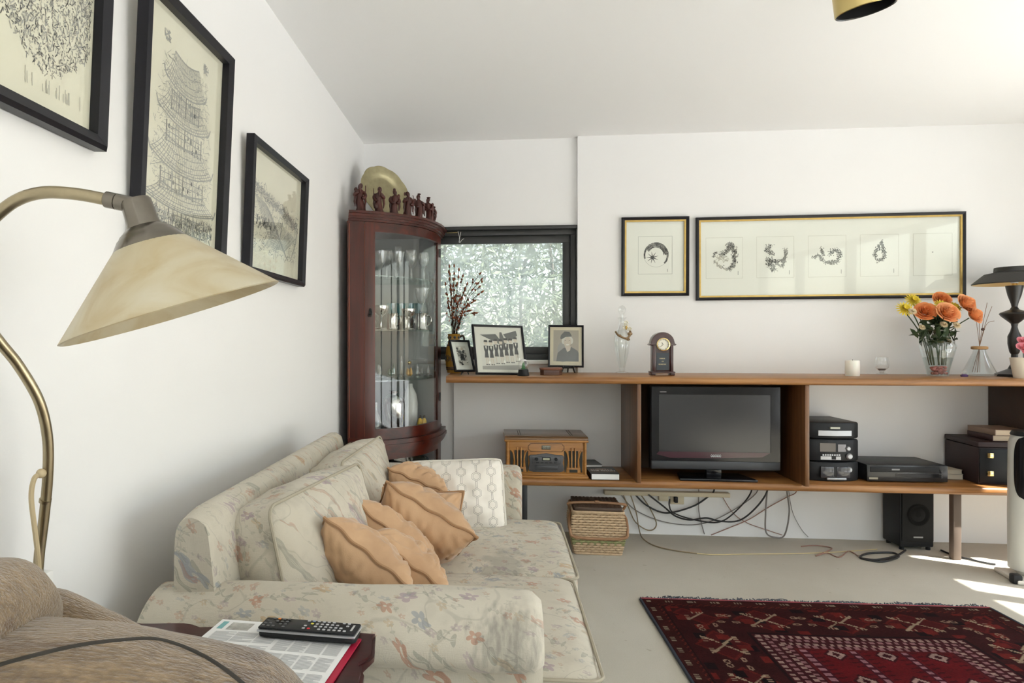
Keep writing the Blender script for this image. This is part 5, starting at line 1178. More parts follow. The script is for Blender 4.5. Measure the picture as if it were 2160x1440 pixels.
# snow globe
sg_ = standing('snow_globe', 'tiny snow globe with a green tree on a black base', 'snow globe', 1104, 790, Y=3.80)
MB().lathe([(.032, 0), (.033, .004), (.029, .02), (.027, .034), (0, .034)], 24).build('base', BLKPLAST, sg_, 40)
MB().ell((0, 0, .060), .030, 24, 16).build('globe', CLEARX, sg_); MB().lathe([(0, .092), (.012, .0895), (.022, .082)], 16).build('snow_cap', mat('snow', (.85, .85, .85), .5), sg_)
for z, r in ((.036, .014), (.048, .011), (.058, .008)): MB().lathe([(r, 0), (r*.5, .010), (0, .018)], 10, TR((0, 0, z))).build('tree_tier', mat('green_tree', (.05, .22, .08), .5), sg_)
# wooden trinket box
bx_ = standing('trinket_box', 'small octagonal wooden trinket box before the portrait', 'box', 1162, 791, Y=3.90)
def octo(a, b, c): return [(-a+c, -b), (a-c, -b), (a, -b+c), (a, b-c), (a-c, b), (-a+c, b), (-a, b-c), (-a, -b+c)]
MB().prism(octo(.060, .04, .018), .0, .028).build('body', wood('trinket_wood', srgb(62, 38, 28), srgb(86, 52, 38), srgb(108, 68, 48), 0), bx_, 20); MB().prism(octo(.064, .044, .018), .028, .043, bev=.005).build('lid', wood('trinket_lid', srgb(86, 50, 36), srgb(114, 70, 50), srgb(136, 88, 64), 0), bx_, 30)
# tall glass decanter
dk = standing('glass_decanter', 'slim clear decanter with ball stopper and a bronze vine collar', 'decanter', 1312, 787, Y=4.09)
MB().shell([(0, .003), (.034, .004), (.036, .008), (.018, .014), (.017, .030), (.024, .06), (.038, .12), (.046, .18), (.042, .22), (.028, .26), (.020, .29), (.018, .315), (.028, .325), (.026, .329)], 32).build('bottle', CLEARX, dk, 60)
MB().shell([(0, .034), (.016, .036), (.022, .062), (.035, .12), (.042, .178), (.038, .215), (.025, .255)], 32).build('inner_wall', GLASS, dk, 60)
MB().ell((0, 0, .372), (.023, .023, .026), 20, 14).build('stopper_ball', CLEARX, dk); MB().cyl((0, 0, .30), (0, 0, .348), .010, .008).build('stopper_neck', CLEARX, dk)
BRZ = mat('bronze_vine', (.30, .20, .11), .4, .6)
vn = MB().tube(cr([(-.040, -.022, .245), (-.030, -.038, .226), (-.006, -.046, .212), (.018, -.044, .205), (.038, -.034, .222), (.046, -.018, .238), (.040, -.026, .250)], 6), .006, 8)
for c, r in (((.04, -.028, .232), .015), ((.028, -.04, .200), .011), ((-.02, -.044, .222), .010), ((.012, -.05, .205), .009)): vn.ell(c, (r, .006, r*.7), 10, 6)
vn.build('bronze_vine', BRZ, dk)
fl = MB()
for c in ((.018, -.03, .282), (.026, -.032, .262), (.038, -.03, .262), (.010, -.034, .27), (.018, -.034, .298)):
    for k in range(5): a = 2*PI*k/5; fl.ell((c[0]+.008*math.cos(a), c[1], c[2]+.008*math.sin(a)), (.0065, .002, .0045), 8, 4)
fl.build('glass_blossoms', mat('pearl_petals', (.70, .66, .52), .25), dk); MB().ell((.018, -.037, .268), (.006, .004, .012), 8, 6).build('amber_bead', mat('amber_bead', (.55, .36, .08), .2), dk)
# mantel clock
ck = standing('mantel_clock', 'small arched mahogany mantel clock with a gold rimmed dial', 'clock', 1396, 792, Y=3.92)
MD = mat('clock_mahogany', srgb(58, 26, 24), .3, var=.2, vs=20, Coat_Weight=.4)
def arch(w, z0, zs, r, n=18): return [(-w, z0), (w, z0), (w, zs)]+[(r*math.cos(PI*k/n), zs+r*math.sin(PI*k/n)*.95) for k in range(n+1)]+[(-w, zs)]
FX = Matrix(((1, 0, 0, 0), (0, 0, 1, 0), (0, 1, 0, 0), (0, 0, 0, 1)))   # polygon x,z -> extruded along y
MB().prism(arch(.056, .016, .172, .055), -.022, .03, FX, bev=.002).build('case', MD, ck, 30)
MB().prism([(-.074, .172), (-.066, .166), (.066, .166), (.074, .172), (.064, .178)]+[(.062*math.cos(PI*k/18), .180+.060*math.sin(PI*k/18)) for k in range(1, 18)]+[(-.064, .178)], -.030, .036, FX, bev=.002).build('arched_hood', MD, ck, 30)
for sx in (-1, 1): MB().rbox(sx*.052-.012, sx*.052+.012, -.034, .038, 0, .016, .004).build('foot', MD, ck); MB().rbox(sx*.048-.008, sx*.048+.008, -.032, -.022, .018, .170, .003).build('pilaster', MD, ck)
MB().rbox(-.066, .066, -.034, .038, .012, .022, .003).build('plinth', MD, ck)
RXM = TR((0, -.030, .172)) @ RXm(90)
MB().shell([(.030, 0), (.036, 0), (.036, .008), (.031, .010), (.030, .006)], 36, RXM).build('bezel', GOLDB, ck, 40); MB().shell([(0, .003), (.031, .003)], 36, RXM).build('dial', mat('dial_ivory', (.80, .77, .66), .4), ck, 0)
for a, L_, w in ((125, .014, .0020), (-140, .020, .0015)):
    hd = MB().box(-w/2, w/2, -.0005, .0005, 0, L_, 0, TR((0, -.035, .172)) @ RYm(-a+90)); hd.build('hand', BLACK, ck, 0)
for k in range(12): MB().box(-.0007, .0007, -.0004, .0004, .024, .028, 0, TR((0, -.0345, .172)) @ RYm(30*k)).build('hour_mark', BLACK, ck, 0)
MB().box(-.034, .034, -.0245, -.021, .030, .126).build('plaque', mat('plaque_slate', (.035, .045, .055), .2), ck, 0)
for z, w in ((.094, .034), (.078, .012), (.062, .046)):
    n = int(w/.006)
    for k in range(n): MB().box(-w/2+k*.006, -w/2+k*.006+.0042, -.0252, -.0244, z-.003, z+.003).build('gilt_letter', mat('gilt_letter', (.42, .36, .22), .4), ck, 0)
# candle, tealight
cn = standing('pillar_candle', 'short white pillar candle on the upper shelf', 'candle', 1798, 793, Y=3.95)
WAX = mat('white_wax', (.84, .82, .74), .45, Subsurface_Weight=.2)
MB().lathe([(.034, 0), (.0355, .003), (.0355, .080), (.032, .085), (.020, .080), (0, .079)], 32).build('wax', WAX, cn, 40); MB().cyl((0, 0, .078), (.001, 0, .09), .0012).build('wick', BLACK, cn)
tg = standing('tealight_glass', 'tiny footed clear glass beside the white candle', 'glass', 1860, 788, Y=4.12)
MB().shell([(0, .002), (.026, .002), (.027, .006), (.010, .012), (.012, .02), (.034, .04), (.038, .065), (.031, .095), (.033, .10)], 24).build('bowl', CLEARX, tg, 60); MB().lathe([(0, .024), (.014, .024), (.022, .034), (0, .036)], 16).build('wax_stub', mat('grey_wax', (.32, .30, .30), .5), tg, 40)
# bouquet in glass vase
vz = standing('flower_vase', 'clear flared glass vase holding the orange and yellow bouquet', 'vase', 1978, 792, Y=3.98)
VP = [(0, .006), (.048, .006), (.050, .001), (.050, .010), (.058, .05), (.078, .13), (.086, .165), (.074, .19), (.052, .205), (.055, .235), (.062, .25)]
MB().shell(VP, 36).build('vase_glass', thinglass('vase_glass', (.90, .93, .93), .07, .55, .03, 2), vz, 60)
MB().lathe([(0, .008), (.046, .008), (.055, .05), (.068, .10), (.066, .102), (0, .102)], 28).build('water', thinglass('water', (.86, .90, .90), .03, .2), vz, 40)
pb = MB(); rg = random.Random(3)
for k in range(40): a = rg.uniform(0, 6.3); d = rg.uniform(0, .038); pb.ell((d*math.cos(a), d*math.sin(a), .014+rg.random()*.035), (.011, .009, .008), 7, 5)
pb.build('pink_pebbles', mat('pink_pebbles', srgb(206, 120, 112), .4, var=.3, vs=60), vz)['kind'] = 'stuff'
vc = Vector((vz.location.x, 3.98, Z1))
ORG = [mat('orange_rose', srgb(238, 172, 118), .7, var=.10, vs=30), mat('deep_orange_rose', srgb(232, 150, 90), .7, var=.12, vs=30)]
YLW = mat('yellow_bloom', srgb(226, 200, 60), .7, var=.12, vs=40); GRN = mat('bouquet_leaf', srgb(52, 70, 40), .6, var=.3, vs=30); CRMF = mat('cream_bloom', srgb(226, 208, 170), .7)
def rose(mb, c, r, nrm, sd, layers=4):
    rg = random.Random(sd); n = Vector(nrm).normalized(); u = n.orthogonal().normalized(); w = n.cross(u)
    for l in range(layers):
        k = 3+2*l; rad = r*(.22+.78*l/(layers-1)); tiltv = .05+.55*l/(layers-1)
        for i in range(k):
            a0 = 2*PI*(i+.5*l)/k+rg.uniform(-.2, .2); da = PI/k*1.35
            def pf(s, t):
                a = a0+(s-.5)*2*da; rr_ = rad*(.25+.75*t**.8); hgt = r*(.85*(1-tiltv)*t+.25*math.sin(PI*t*.5)*(1-tiltv*.6))-r*.12*tiltv*t*t+r*.06*math.sin(s*PI)
                return tuple(Vector(c)+(u*math.cos(a)+w*math.sin(a))*rr_+n*hgt)
            mb.grid(4, 4, pf)
    return mb
def bloom(kind, px, py, Y, r, m, label, sd, nrm=(0, -.85, .5)):
    c = onY(px, py, Y); f = thing('rose' if kind == 'r' else 'chrysanthemum' if kind == 'c' else 'small_bloom', label, 'flower', c, room=True)
    b = MB()
    if kind == 'r': rose(b, c, r, (nrm[0]+(px-1985)/120, nrm[1], nrm[2]), sd, 6)
    else:
        rg = random.Random(sd); n = Vector(nrm).normalized(); u = n.orthogonal().normalized(); w = n.cross(u)
        for l in range(4):
            for k in range(16):
                a = 2*PI*k/16+l*.2; rr_ = r*(.35+.65*l/3); hh = r*(.5-.45*l/3); d = u*math.cos(a)+w*math.sin(a); s = d.cross(n)*r*.10
                b.add([c+d*r*.05+n*hh*.2-s*.4, c+d*r*.05+n*hh*.2+s*.4, c+d*rr_*.75+n*hh+s, c+d*rr_+n*hh*.8, c+d*rr_*.75+n*hh-s], [(0, 1, 2, 3, 4)])
    b.build('petals', m, f, 70)
    bt = Vector((vc.x+(c.x-vc.x)*.25, vc.y+(c.y-vc.y)*.25, vc.z+.06)); MB().tube(cr([c-Vector(nrm).normalized()*r*.2, Vector((vc.x+(c.x-vc.x)*.45, vc.y, vc.z+.23)), bt], 5), .003, 6).build('stem', GRN, f)
for a in (('r', 1950, 661, 3.92, .056, ORG[1], 'orange rose at the left of the bouquet', 1), ('r', 1993, 664, 3.88, .062, ORG[0], 'largest orange rose at the centre front of the bouquet', 2), ('r', 2030, 645, 3.94, .058, ORG[0], 'orange rose at the upper right of the bouquet', 3), ('r', 2047, 668, 3.92, .052, ORG[0], 'orange rose drooping at the right edge of the bouquet', 4), ('r', 1983, 636, 4.0, .050, ORG[1], 'orange rose half hidden at the top of the bouquet', 5),
          ('c', 1908, 652, 3.93, .048, YLW, 'yellow chrysanthemum at the far left of the bouquet', 6), ('c', 1926, 634, 3.97, .046, YLW, 'yellow chrysanthemum highest at the left of the bouquet', 7), ('c', 1985, 645, 3.93, .042, YLW, 'yellow chrysanthemum above the central rose', 8), ('c', 2012, 649, 3.95, .040, YLW, 'yellow chrysanthemum between the right hand roses', 9),
          ('s', 1925, 656, 3.90, .024, CRMF, 'small cream bloom between the left flowers', 10), ('s', 2018, 686, 3.92, .024, CRMF, 'small cream bloom under the right rose', 11), ('s', 1991, 684, 3.90, .022, CRMF, 'small cream bloom under the central rose', 12), ('s', 1945, 690, 3.92, .020, CRMF, 'small cream bloom low on the left of the bouquet', 13)): bloom(*a)
lf = thing('bouquet_foliage', 'dark green leaves filling the bouquet above the vase', 'leaves', vc+Vector((0, 0, .2)), room=True); rg = random.Random(77)
for k in range(90):
    q = onY(1978+max(-50, min(36, rg.gauss(0, 24))), 688+rg.uniform(-28, 30), 3.98+rg.uniform(-.07, .07)); A = TR(q) @ Euler((rg.uniform(-.8, .8), rg.uniform(-3, 3), rg.uniform(0, 6))).to_matrix().to_4x4()
    MB().add([(-.032, 0, 0), (-.012, .011, .004), (.014, .012, .004), (.036, 0, -.004), (.014, -.012, .004), (-.012, -.011, .004), (0, 0, -.002)], [(0, 1, 6), (1, 2, 6), (2, 3, 6), (3, 4, 6), (4, 5, 6), (5, 0, 6)], 0, A).build('leaf', GRN, lf, 60)
for k in range(44):
    q = onY(1978+max(-24, min(24, rg.gauss(0, 14))), 712+rg.uniform(-22, 14), 3.98+rg.uniform(-.04, .04)); A = TR(q) @ Euler((rg.uniform(-.8, .8), rg.uniform(-3, 3), rg.uniform(0, 6))).to_matrix().to_4x4()
    MB().add([(-.024, 0, 0), (-.008, .010, .003), (.012, .010, .003), (.028, 0, -.003), (.012, -.010, .003), (-.008, -.010, .003)], [(0, 1, 2, 3, 4, 5)], 0, A).build('leaf', GRN, lf, 60)
# reed diffuser flask
df = standing('reed_flask', 'conical clear flask with a wooden collar and thin reeds', 'flask', 2066, 793, Y=4.0)
MB().shell([(0, .004), (.072, .004), (.078, .012), (.072, .03), (.032, .125), (.026, .15), (.028, .165)], 36).build('flask_glass', MC['vase_glass'], df, 60); MB().lathe([(.030, .145), (.038, .148), (.038, .160), (.030, .163)], 28).build('wooden_collar', mat('pale_wood_ring', srgb(176, 136, 88), .6), df, 40)
rg = random.Random(4)
for k, (dx, dz) in enumerate(((.03, .40), (.05, .38), (-.02, .39), (.0, .36), (.06, .30))): MB().tube(cr([(-dx*.4, .005*k, .02), (0, 0, .16), (dx*.6, .002, .28), (dx*1.2, -.005, dz)], 4), .0013, 5).build('reed', mat('dark_reed', srgb(132, 104, 84), .8), df)
MB().ell((.015, -.004, .255), (.010, .008, .008), 8, 6).build('dried_bud', mat('dried_bud', srgb(92, 70, 62), .9), df)
pw = standing('glass_paperweight', 'tiny purple glass paperweight between vase and flask', 'paperweight', 2034, 793, Y=3.93)
MB().lathe([(0, 0), (.016, 0), (.018, .008), (.010, .014), (0, .015)], 16).build('purple_base', mat('purple_glass', (.10, .05, .16), .1), pw, 50); MB().ell((0, 0, .024), .013, 14, 10).build('crystal_ball', CLEARX, pw)
# table lamp
tl_ = standing('table_lamp', 'black turned table lamp with a gold lined dark shade', 'lamp', 2140, 792, Y=3.99)
BW = mat('ebonised_wood', (.018, .017, .016), .3)
MB().lathe([(0, 0), (.085, 0), (.086, .012), (.060, .022), (.030, .035), (.016, .06), (.015, .105), (.022, .115), (.030, .155), (.030, .19), (.018, .215), (.013, .235), (.016, .25), (.058, .285), (.066, .295), (.062, .302), (.020, .318), (.013, .33), (.016, .345), (.030, .385), (.038, .42), (.040, .43), (0, .432)], 40, Matrix.Diagonal((1, 1, 1.14, 1))).build('turned_stem', BW, tl_, 30)
MB().shell([(.185, .498), (.186, .503), (.130, .555), (.090, .563), (.088, .588), (.085, .59)], 48).build('shade', mat('black_shade', (.022, .020, .018), .5), tl_, 30)
MB().shell([(.183, .498), (.128, .551), (.084, .560)], 48).build('gold_lining', mat('gold_lining', (.72, .52, .24), .4, .3), tl_, 30)
MB().lathe([(.012, .49), (.012, .51), (0, .51)], 16).build('bulb_holder', GOLDB, tl_); MB().ell((0, 0, .525), .025, 14, 10).build('bulb', MC['frosted_bulb'], tl_)
# pink flower pot
pk = standing('white_flower_pot', 'white pot of pink blossom at the right end of the shelf', 'plant pot', 2164, 798, Y=3.815)
MB().lathe([(0, 0), (.050, 0), (.060, .06), (.066, .105), (.062, .106), (.055, .09), (0, .09)], 30).build('pot', mat('ivory_pot', (.80, .74, .62), .4), pk, 40)
PKM = mat('pink_petals', srgb(226, 138, 150), .7, var=.15, vs=40); pm_ = pk.location.copy()
for k, (dx, dy, dz) in enumerate(((-.035, -.03, .15), (.015, -.04, .165), (.0, .02, .18), (-.02, -.045, .125), (.05, -.01, .15))):
    rose(MB(), (dx, dy, dz), .034, (dx*4, -.6, .7), 20+k, 3).build('pink_bloom', PKM, pk, 70); MB().tube([(dx*.3, 0, .085), (dx, dy, dz-.005)], .002, 5).build('stem', GRN, pk)

# ================================================================== LOWER SHELF
Z2 = LZ+.0006
def text_mesh(name, body, size, m, parent, M, depth=.0003, align='CENTER', sx=1):
    cu = bpy.data.curves.new(name, 'FONT'); cu.body = body; cu.size = size; cu.align_x = align; cu.extrude = depth; cu.resolution_u = 2; cu.offset = .0007 if size > .03 else 0
    t = bpy.data.objects.new(name, cu); COL.objects.link(t); dg = bpy.context.evaluated_depsgraph_get(); me = bpy.data.meshes.new_from_object(t.evaluated_get(dg))
    bpy.data.objects.remove(t); bpy.data.curves.remove(cu); me.transform(M @ Matrix.Diagonal((sx, 1, 1, 1))); me.materials.clear(); me.materials.append(m)
    o = bpy.data.objects.new(name, me); COL.objects.link(o); o.parent = parent; return o
# --- retro music centre
rd = thing('retro_music_centre', 'honey oak retro radio and record player cabinet on the lower shelf', 'radio', (1.106, 3.818, Z2), (0, 0, R(.5)))
W_, D_, H_ = .218, .30, .205
MB().rbox(-W_, W_, 0, D_, .022, H_-.004, .004).build('case', OAK, rd)
for z0, z1, e in ((0, .014, .012), (.014, .024, .006)): MB().rbox(-W_-e, W_+e, -e, D_+.002, z0, z1, .003).build('base_moulding', OAK, rd)
MB().rbox(-W_-.012, W_+.012, -.012, D_+.002, H_-.006, H_+.006, .004).build('lid_moulding', OAK, rd)
MB().prism([(-.010, H_+.006), (D_, H_+.006), (D_, H_+.024), (.012, H_+.024), (-.006, H_+.018)], -W_-.010, W_+.010, Matrix(((0, 0, 1, 0), (1, 0, 0, 0), (0, 1, 0, 0), (0, 0, 0, 1))), bev=.002).build('lid', OAKTOP, rd, 30)
GRV = mat('groove_dark', srgb(44, 30, 20), .6)
for x in (-.15, -.138, .138, .15): MB().box(x-.0018, x+.0018, .05, D_-.02, H_+.0236, H_+.0244).build('lid_groove', GRV, rd, 0)
for x in (-W_+.006, W_-.006): MB().cyl((x, -.003, .024), (x, -.003, H_-.006), .0075).build('corner_column', OAK, rd)
GRL = mat('grille_cloth', (.028, .027, .02), .8, bmp=.3, bs=400)
for sx in (-1, 1):
    c = sx*.148
    MB().prism([(c-.022, .060), (c+.022, .060), (c+.026, .152), (c-.026, .152)], -.0016, .001, FX).build('grille', GRL, rd, 0)
    for s2 in (-1, 1):
        MB().prism([(c+s2*.048, .034), (c+s2*.042, .034), (c+s2*.034, .075), (c+s2*.032, .110), (c+s2*.038, .140), (c+s2*.046, .152), (c+s2*.050, .150)], -.0016, .001, FX).build('grille', GRL, rd, 0)
        MB().tube([(c+s2*.010, -.004, .056), (c+s2*.010, -.004, .168)], .0042, 8).build('grille_bar', OAK, rd)
        MB().tube(cr([(c+s2*.026, -.002, .052), (c+s2*.027, -.002, .100), (c+s2*.034, -.002, .138), (c+s2*.044, -.002, .152)], 4), .0045, 6).build('grille_curve', OAK, rd)
    MB().rbox(c-.036, c+.036, -.006, .001, .030, .060, .003).build('grille_foot', OAK, rd); MB().box(c-.022, c+.022, -.0068, -.004, .034, .050).build('grille_slot', GRL, rd, 0)
def fancy(w, h, zc, k): return [(-w+k, zc-h), (w-k, zc-h), (w-k*.5, zc-h+k*.7), (w, zc-h+k), (w, zc+h-k), (w-k*.5, zc+h-k*.7), (w-k, zc+h), (-w+k, zc+h), (-w+k*.5, zc+h-k*.7), (-w, zc+h-k), (-w, zc-h+k), (-w+k*.5, zc-h+k*.7)]
MB().tube([(x, -.0008, z) for x, z in fancy(.098, .022, .168, .012)], .0013, 5, closed=True).build('inlaid_outline', GRV, rd)
MB().rbox(-.024, .024, -.004, .001, .158, .180, .002).build('badge', mat('badge_metal', (.16, .16, .13), .35, .6), rd); bq = MB()
for a_, b_ in (((-.016, .163), (-.016, .175)), ((-.012, .163), (-.003, .175)), ((-.012, .175), (-.003, .163)), ((.003, .172), (.016, .172)), ((.003, .166), (.016, .166))): bq.tube([(a_[0], -.0042, a_[1]), (b_[0], -.0042, b_[1])], .0009, 5)
bq.build('badge_emblem', mat('badge_light', (.45, .43, .34), .4, .5), rd)
pan = [(-.094, .040), (-.070, .034), (.070, .034), (.094, .040), (.098, .055), (.090, .085), (.096, .118), (.088, .128), (.055, .129), (.025, .134), (0, .138), (-.025, .134), (-.055, .129), (-.088, .128), (-.096, .118), (-.090, .085), (-.098, .055)]
RG = mat('radio_grey', (.062, .062, .066), .4); MB().prism(pan, -.008, .001, FX, bev=.002).build('control_panel', RG, rd, 30)
MB().rbox(-.078, .078, -.0105, -.007, .080, .120, .003).build('panel_plate', mat('radio_grey_light', (.085, .085, .09), .35), rd)
MB().rbox(-.024, .024, -.013, -.009, .098, .116, .003).build('display_bezel', BLKPLAST, rd); MB().box(-.018, .018, -.0136, -.012, .101, .112).build('display', mat('lcd_green', (.36, .36, .26), .3), rd, 0)
for sx in (-1, 1): MB().lathe([(.0095, 0), (.0085, .010), (0, .011)], 16, TR((sx*.053, -.010, .106)) @ RXm(90)).build('knob', BLKPLAST, rd)
for k in range(5): MB().rbox(-.055+.024*k, -.039+.024*k, -.0125, -.010, .0845, .0885, .001).build('push_button', BLKPLAST, rd)
MB().rbox(-.062, .062, -.0095, -.0075, .046, .070, .002).build('disc_tray', mat('tray_grey', (.05, .05, .054), .35), rd)
# --- books
BK = mat('book_cover_black', (.018, .016, .016), .35)
def book(name, label, loc, rz, w, d, h, cover, group=None, page=PAPERW):
    b = thing(name, label, 'book', loc, (0, 0, rz), group)
    MB().box(-w/2, w/2, 0, d, 0, .0014).build('cover', cover, b, 0); MB().box(-w/2, w/2, 0, d, h-.0014, h).build('cover', cover, b, 0); MB().rbox(-w/2-.001, -w/2+.004, 0, d, 0, h, .0015).build('spine', cover, b)
    MB().rbox(-w/2+.003, w/2-.003, .002, d-.003, .0014, h-.0014, .0006, 1).build('pages', page, b); return b
bt_ = book('paperback_book', 'black thriller paperback with a white title beside the radio', (1.424, 3.800, Z2), R(1.5), .155, .215, .033, BK)
book('paperback_book', 'black paperback lying on the thriller, half behind the radio', (1.375, 3.985, Z2+.0336), R(7), .125, .17, .014, BK)
TXW = mat('title_white', (.88, .87, .85), .6); TXG = mat('title_copper', (.62, .50, .44), .6)
FLAT = lambda x, y: TR((x, y, .0333))
text_mesh('author_lettering', 'McKINTY', .034, TXG, bt_, FLAT(.0, .112), sx=.88); text_mesh('author_lettering', 'ADRIAN', .016, TXG, bt_, FLAT(.0, .143)); text_mesh('title_lettering', 'THE CHAIN', .032, TXW, bt_, FLAT(.002, .078), sx=.80)
MB().box(-.072, .074, .060, .072, .0330, .0334).build('cover_picture', mat('cover_rust', (.16, .09, .06), .45, var=.5, vs=60), bt_, 0); MB().box(-.072, .074, .006, .060, .0330, .0333).build('cover_picture', mat('cover_dusk', (.06, .06, .06), .4, var=.6, vs=40), bt_, 0)
# --- television
tv = thing('television', 'black glossy flat television on a stand in the middle shelf bay', 'television', (2.02, 3.86, Z2), (0, 0, R(.5)))
TW, T0, T1 = .345, .052, .512
MB().rbox(-TW, TW, 0, .055, T0, T1, .012, 3).build('housing', BLKPLAST, tv); MB().rbox(-TW*.7, TW*.7, .05, .11, T0+.05, T1-.08, .02).build('rear_housing', BLKPLAST, tv)
sx0, sx1, sz0, sz1 = -TW+.045, TW-.055, T0+.098, T1-.048
for x0, x1, z0, z1 in ((-TW+.006, TW-.006, sz1, T1-.006), (-TW+.006, TW-.006, T0+.050, sz0), (-TW+.006, sx0, sz0, sz1), (sx1, TW-.006, sz0, sz1)): MB().box(x0, x1, -.004, .004, z0, z1).build('bezel', BLKGLOSS, tv, 0)
MB().box(sx0, sx1, -.001, .003, sz0, sz1).build('screen', mat('lcd_screen', (.020, .021, .024), .16, Specular_IOR_Level=.6), tv, 0)
MB().prism([(-TW+.030, T0+.085), (-TW+.045, sz0+.002), (TW-.055, sz0+.002), (TW-.10, T0+.075), (0, T0+.066), (-TW*.7, T0+.066)], -.0046, -.0040, FX).build('plum_band', mat('plum_gloss', (.045, .012, .022), .10), tv, 0)
MB().rbox(-TW+.004, TW-.004, -.006, .01, T0+.004, T0+.050, .006).build('speaker_bar', mat('speaker_charcoal', (.03, .033, .038), .45, bmp=.2, bs=500), tv)
lg = MB()
for k in range(5): lg.tube([(-.020+.011*k+.0045*math.cos(a), -.0052, T0+.080+.006*math.sin(a)) for a in [2*PI*i/12 for i in range(12)]], .0012, 5, closed=True)
lg.build('maker_emblem', SILVER, tv)
MB().box(-TW+.050, -TW+.085, -.0046, -.0040, sz1+.012, sz1+.017).build('corner_lettering', mat('letter_dim', (.25, .25, .25), .5), tv, 0)
MB().rbox(-.04, .04, .02, .06, .012, T0+.02, .004).build('stand_neck', BLKGLOSS, tv); MB().prism([(-.20, -.045), (.205, -.055), (.17, .13), (-.17, .13)], 0, .014, bev=.004).build('stand_base', BLKGLOSS, tv)
# --- stereo stack
st_ = thing('stereo_stack', 'black three tier mini stereo right of the television bay', 'stereo', (2.652, 3.90, Z2), (0, 0, R(2)))
for k, (z0, z1) in enumerate(((.0, .104), (.108, .226), (.230, .318))):
    pf = [(-.135, .30), (-.135, .01), (-.09, -.012), (0, -.026 if k == 0 else -.018), (.09, -.012), (.135, .01), (.135, .30)]
    MB().prism(pf, z0, z1, bev=.010).build(('cassette_deck', 'tuner', 'disc_player')[k], BLKPLAST, st_, 40)
SB = mat('stereo_silver', (.36, .37, .39), .3, .4)
MB().prism([(-.088, -.016), (0, -.025), (.085, -.016), (.085, -.006), (-.088, -.006)], .246, .274).build('disc_tray', SB, st_, 30); MB().box(-.03, .02, -.026, -.012, .284, .294).build('display_strip', mat('pale_display', (.45, .46, .38), .4), st_, 0)
MB().prism([(-.075, -.014), (.028, -.019), (.028, -.008), (-.075, -.008)], .116, .134).build('button_strip', SB, st_, 30)
for k in range(8): MB().box(-.068+.012*k, -.060+.012*k, -.0200, -.012, .138, .146).build('preset_button', SB, st_, 0)
MB().prism([(-.08, -.0165), (.0, -.0205), (.0, -.008), (-.08, -.008)], .160, .206).build('display_window', mat('amber_display', (.10, .085, .075), .15), st_, 0); MB().prism([(.012, -.0200), (.055, -.018), (.055, -.008), (.012, -.008)], .160, .200).build('display_window', mat('grey_display', (.16, .15, .15), .15), st_, 0)
for x, z, r in ((.065, .178, .013), (.072, .136, .016), (.070, .064, .016)): MB().lathe([(r, 0), (r, .008), (r*.7, .014), (0, .015)], 20, TR((x, -.014, z)) @ RXm(90)).build('volume_knob', SB, st_)
for sx in (-1, 1): MB().rbox(-.004+sx*.042-.036, -.004+sx*.042+.036, -.030, -.015, .020, .082, .006).build('cassette_door', mat('smoked_panel', (.05, .05, .056), .12), st_)
MB().rbox(-.05, .05, -.034, -.022, .010, .022, .003).build('transport_buttons', SB, st_)
hp = tag(MB().rbox(2.457, 2.497, 3.99, 4.17, Z2, Z2+.345, .012).build('slim_black_speaker', BLKPLAST), 'slim black speaker squeezed behind the stereo at the divider', 'speaker')
# --- video recorder
vr = thing('video_recorder', 'flat black video recorder right of the stereo', 'video recorder', (3.018, 3.895, Z2), (0, 0, R(1)))
MB().rbox(-.205, .205, 0, .27, .008, .094, .004).build('case', BLKPLAST, vr); MB().rbox(-.205, .205, -.010, .002, .006, .092, .003).build('front_panel', mat('vcr_front', (.02, .02, .021), .25), vr)
MB().box(-.06, .16, -.0116, -.0095, .030, .048).build('display_window', BLKGLOSS, vr, 0); MB().rbox(-.19, .16, -.0120, -.0095, .056, .084, .002).build('tape_flap', BLKPLAST, vr); MB().box(-.195, -.150, -.0116, -.0095, .016, .026).build('sticker', mat('gold_sticker', (.35, .32, .24), .5), vr, 0)
MB().box(-.08, -.04, -.0126, -.0118, .066, .074).build('emblem', mat('letter_dim', (.25, .25, .25), .5), vr, 0)
for k in range(4): MB().cyl((.172, -.015, .03+.012*k), (.172, -.009, .03+.012*k), .004).build('button', DGREY, vr)
for x in (-.17, .17):
    for y in (.03, .24): MB().cyl((x, y, 0), (x, y, .009), .012).build('foot', BLKPLAST, vr)
pp_ = [book('magazine', ('thick pale magazine at the bottom of the pile beside the recorder', 'thin cream booklet on top of the pile beside the recorder')[k], (3.305, 4.0, Z2+.0301*k), R((-3, 5)[k]), .13, .19, (.030, .022)[k], (mat('grey_cover', (.34, .33, .30), .6), mat('cream_cover', (.56, .52, .42), .6))[k], None, mat('cream_pages', (.62, .57, .46), .8)) for k in (0, 1)]
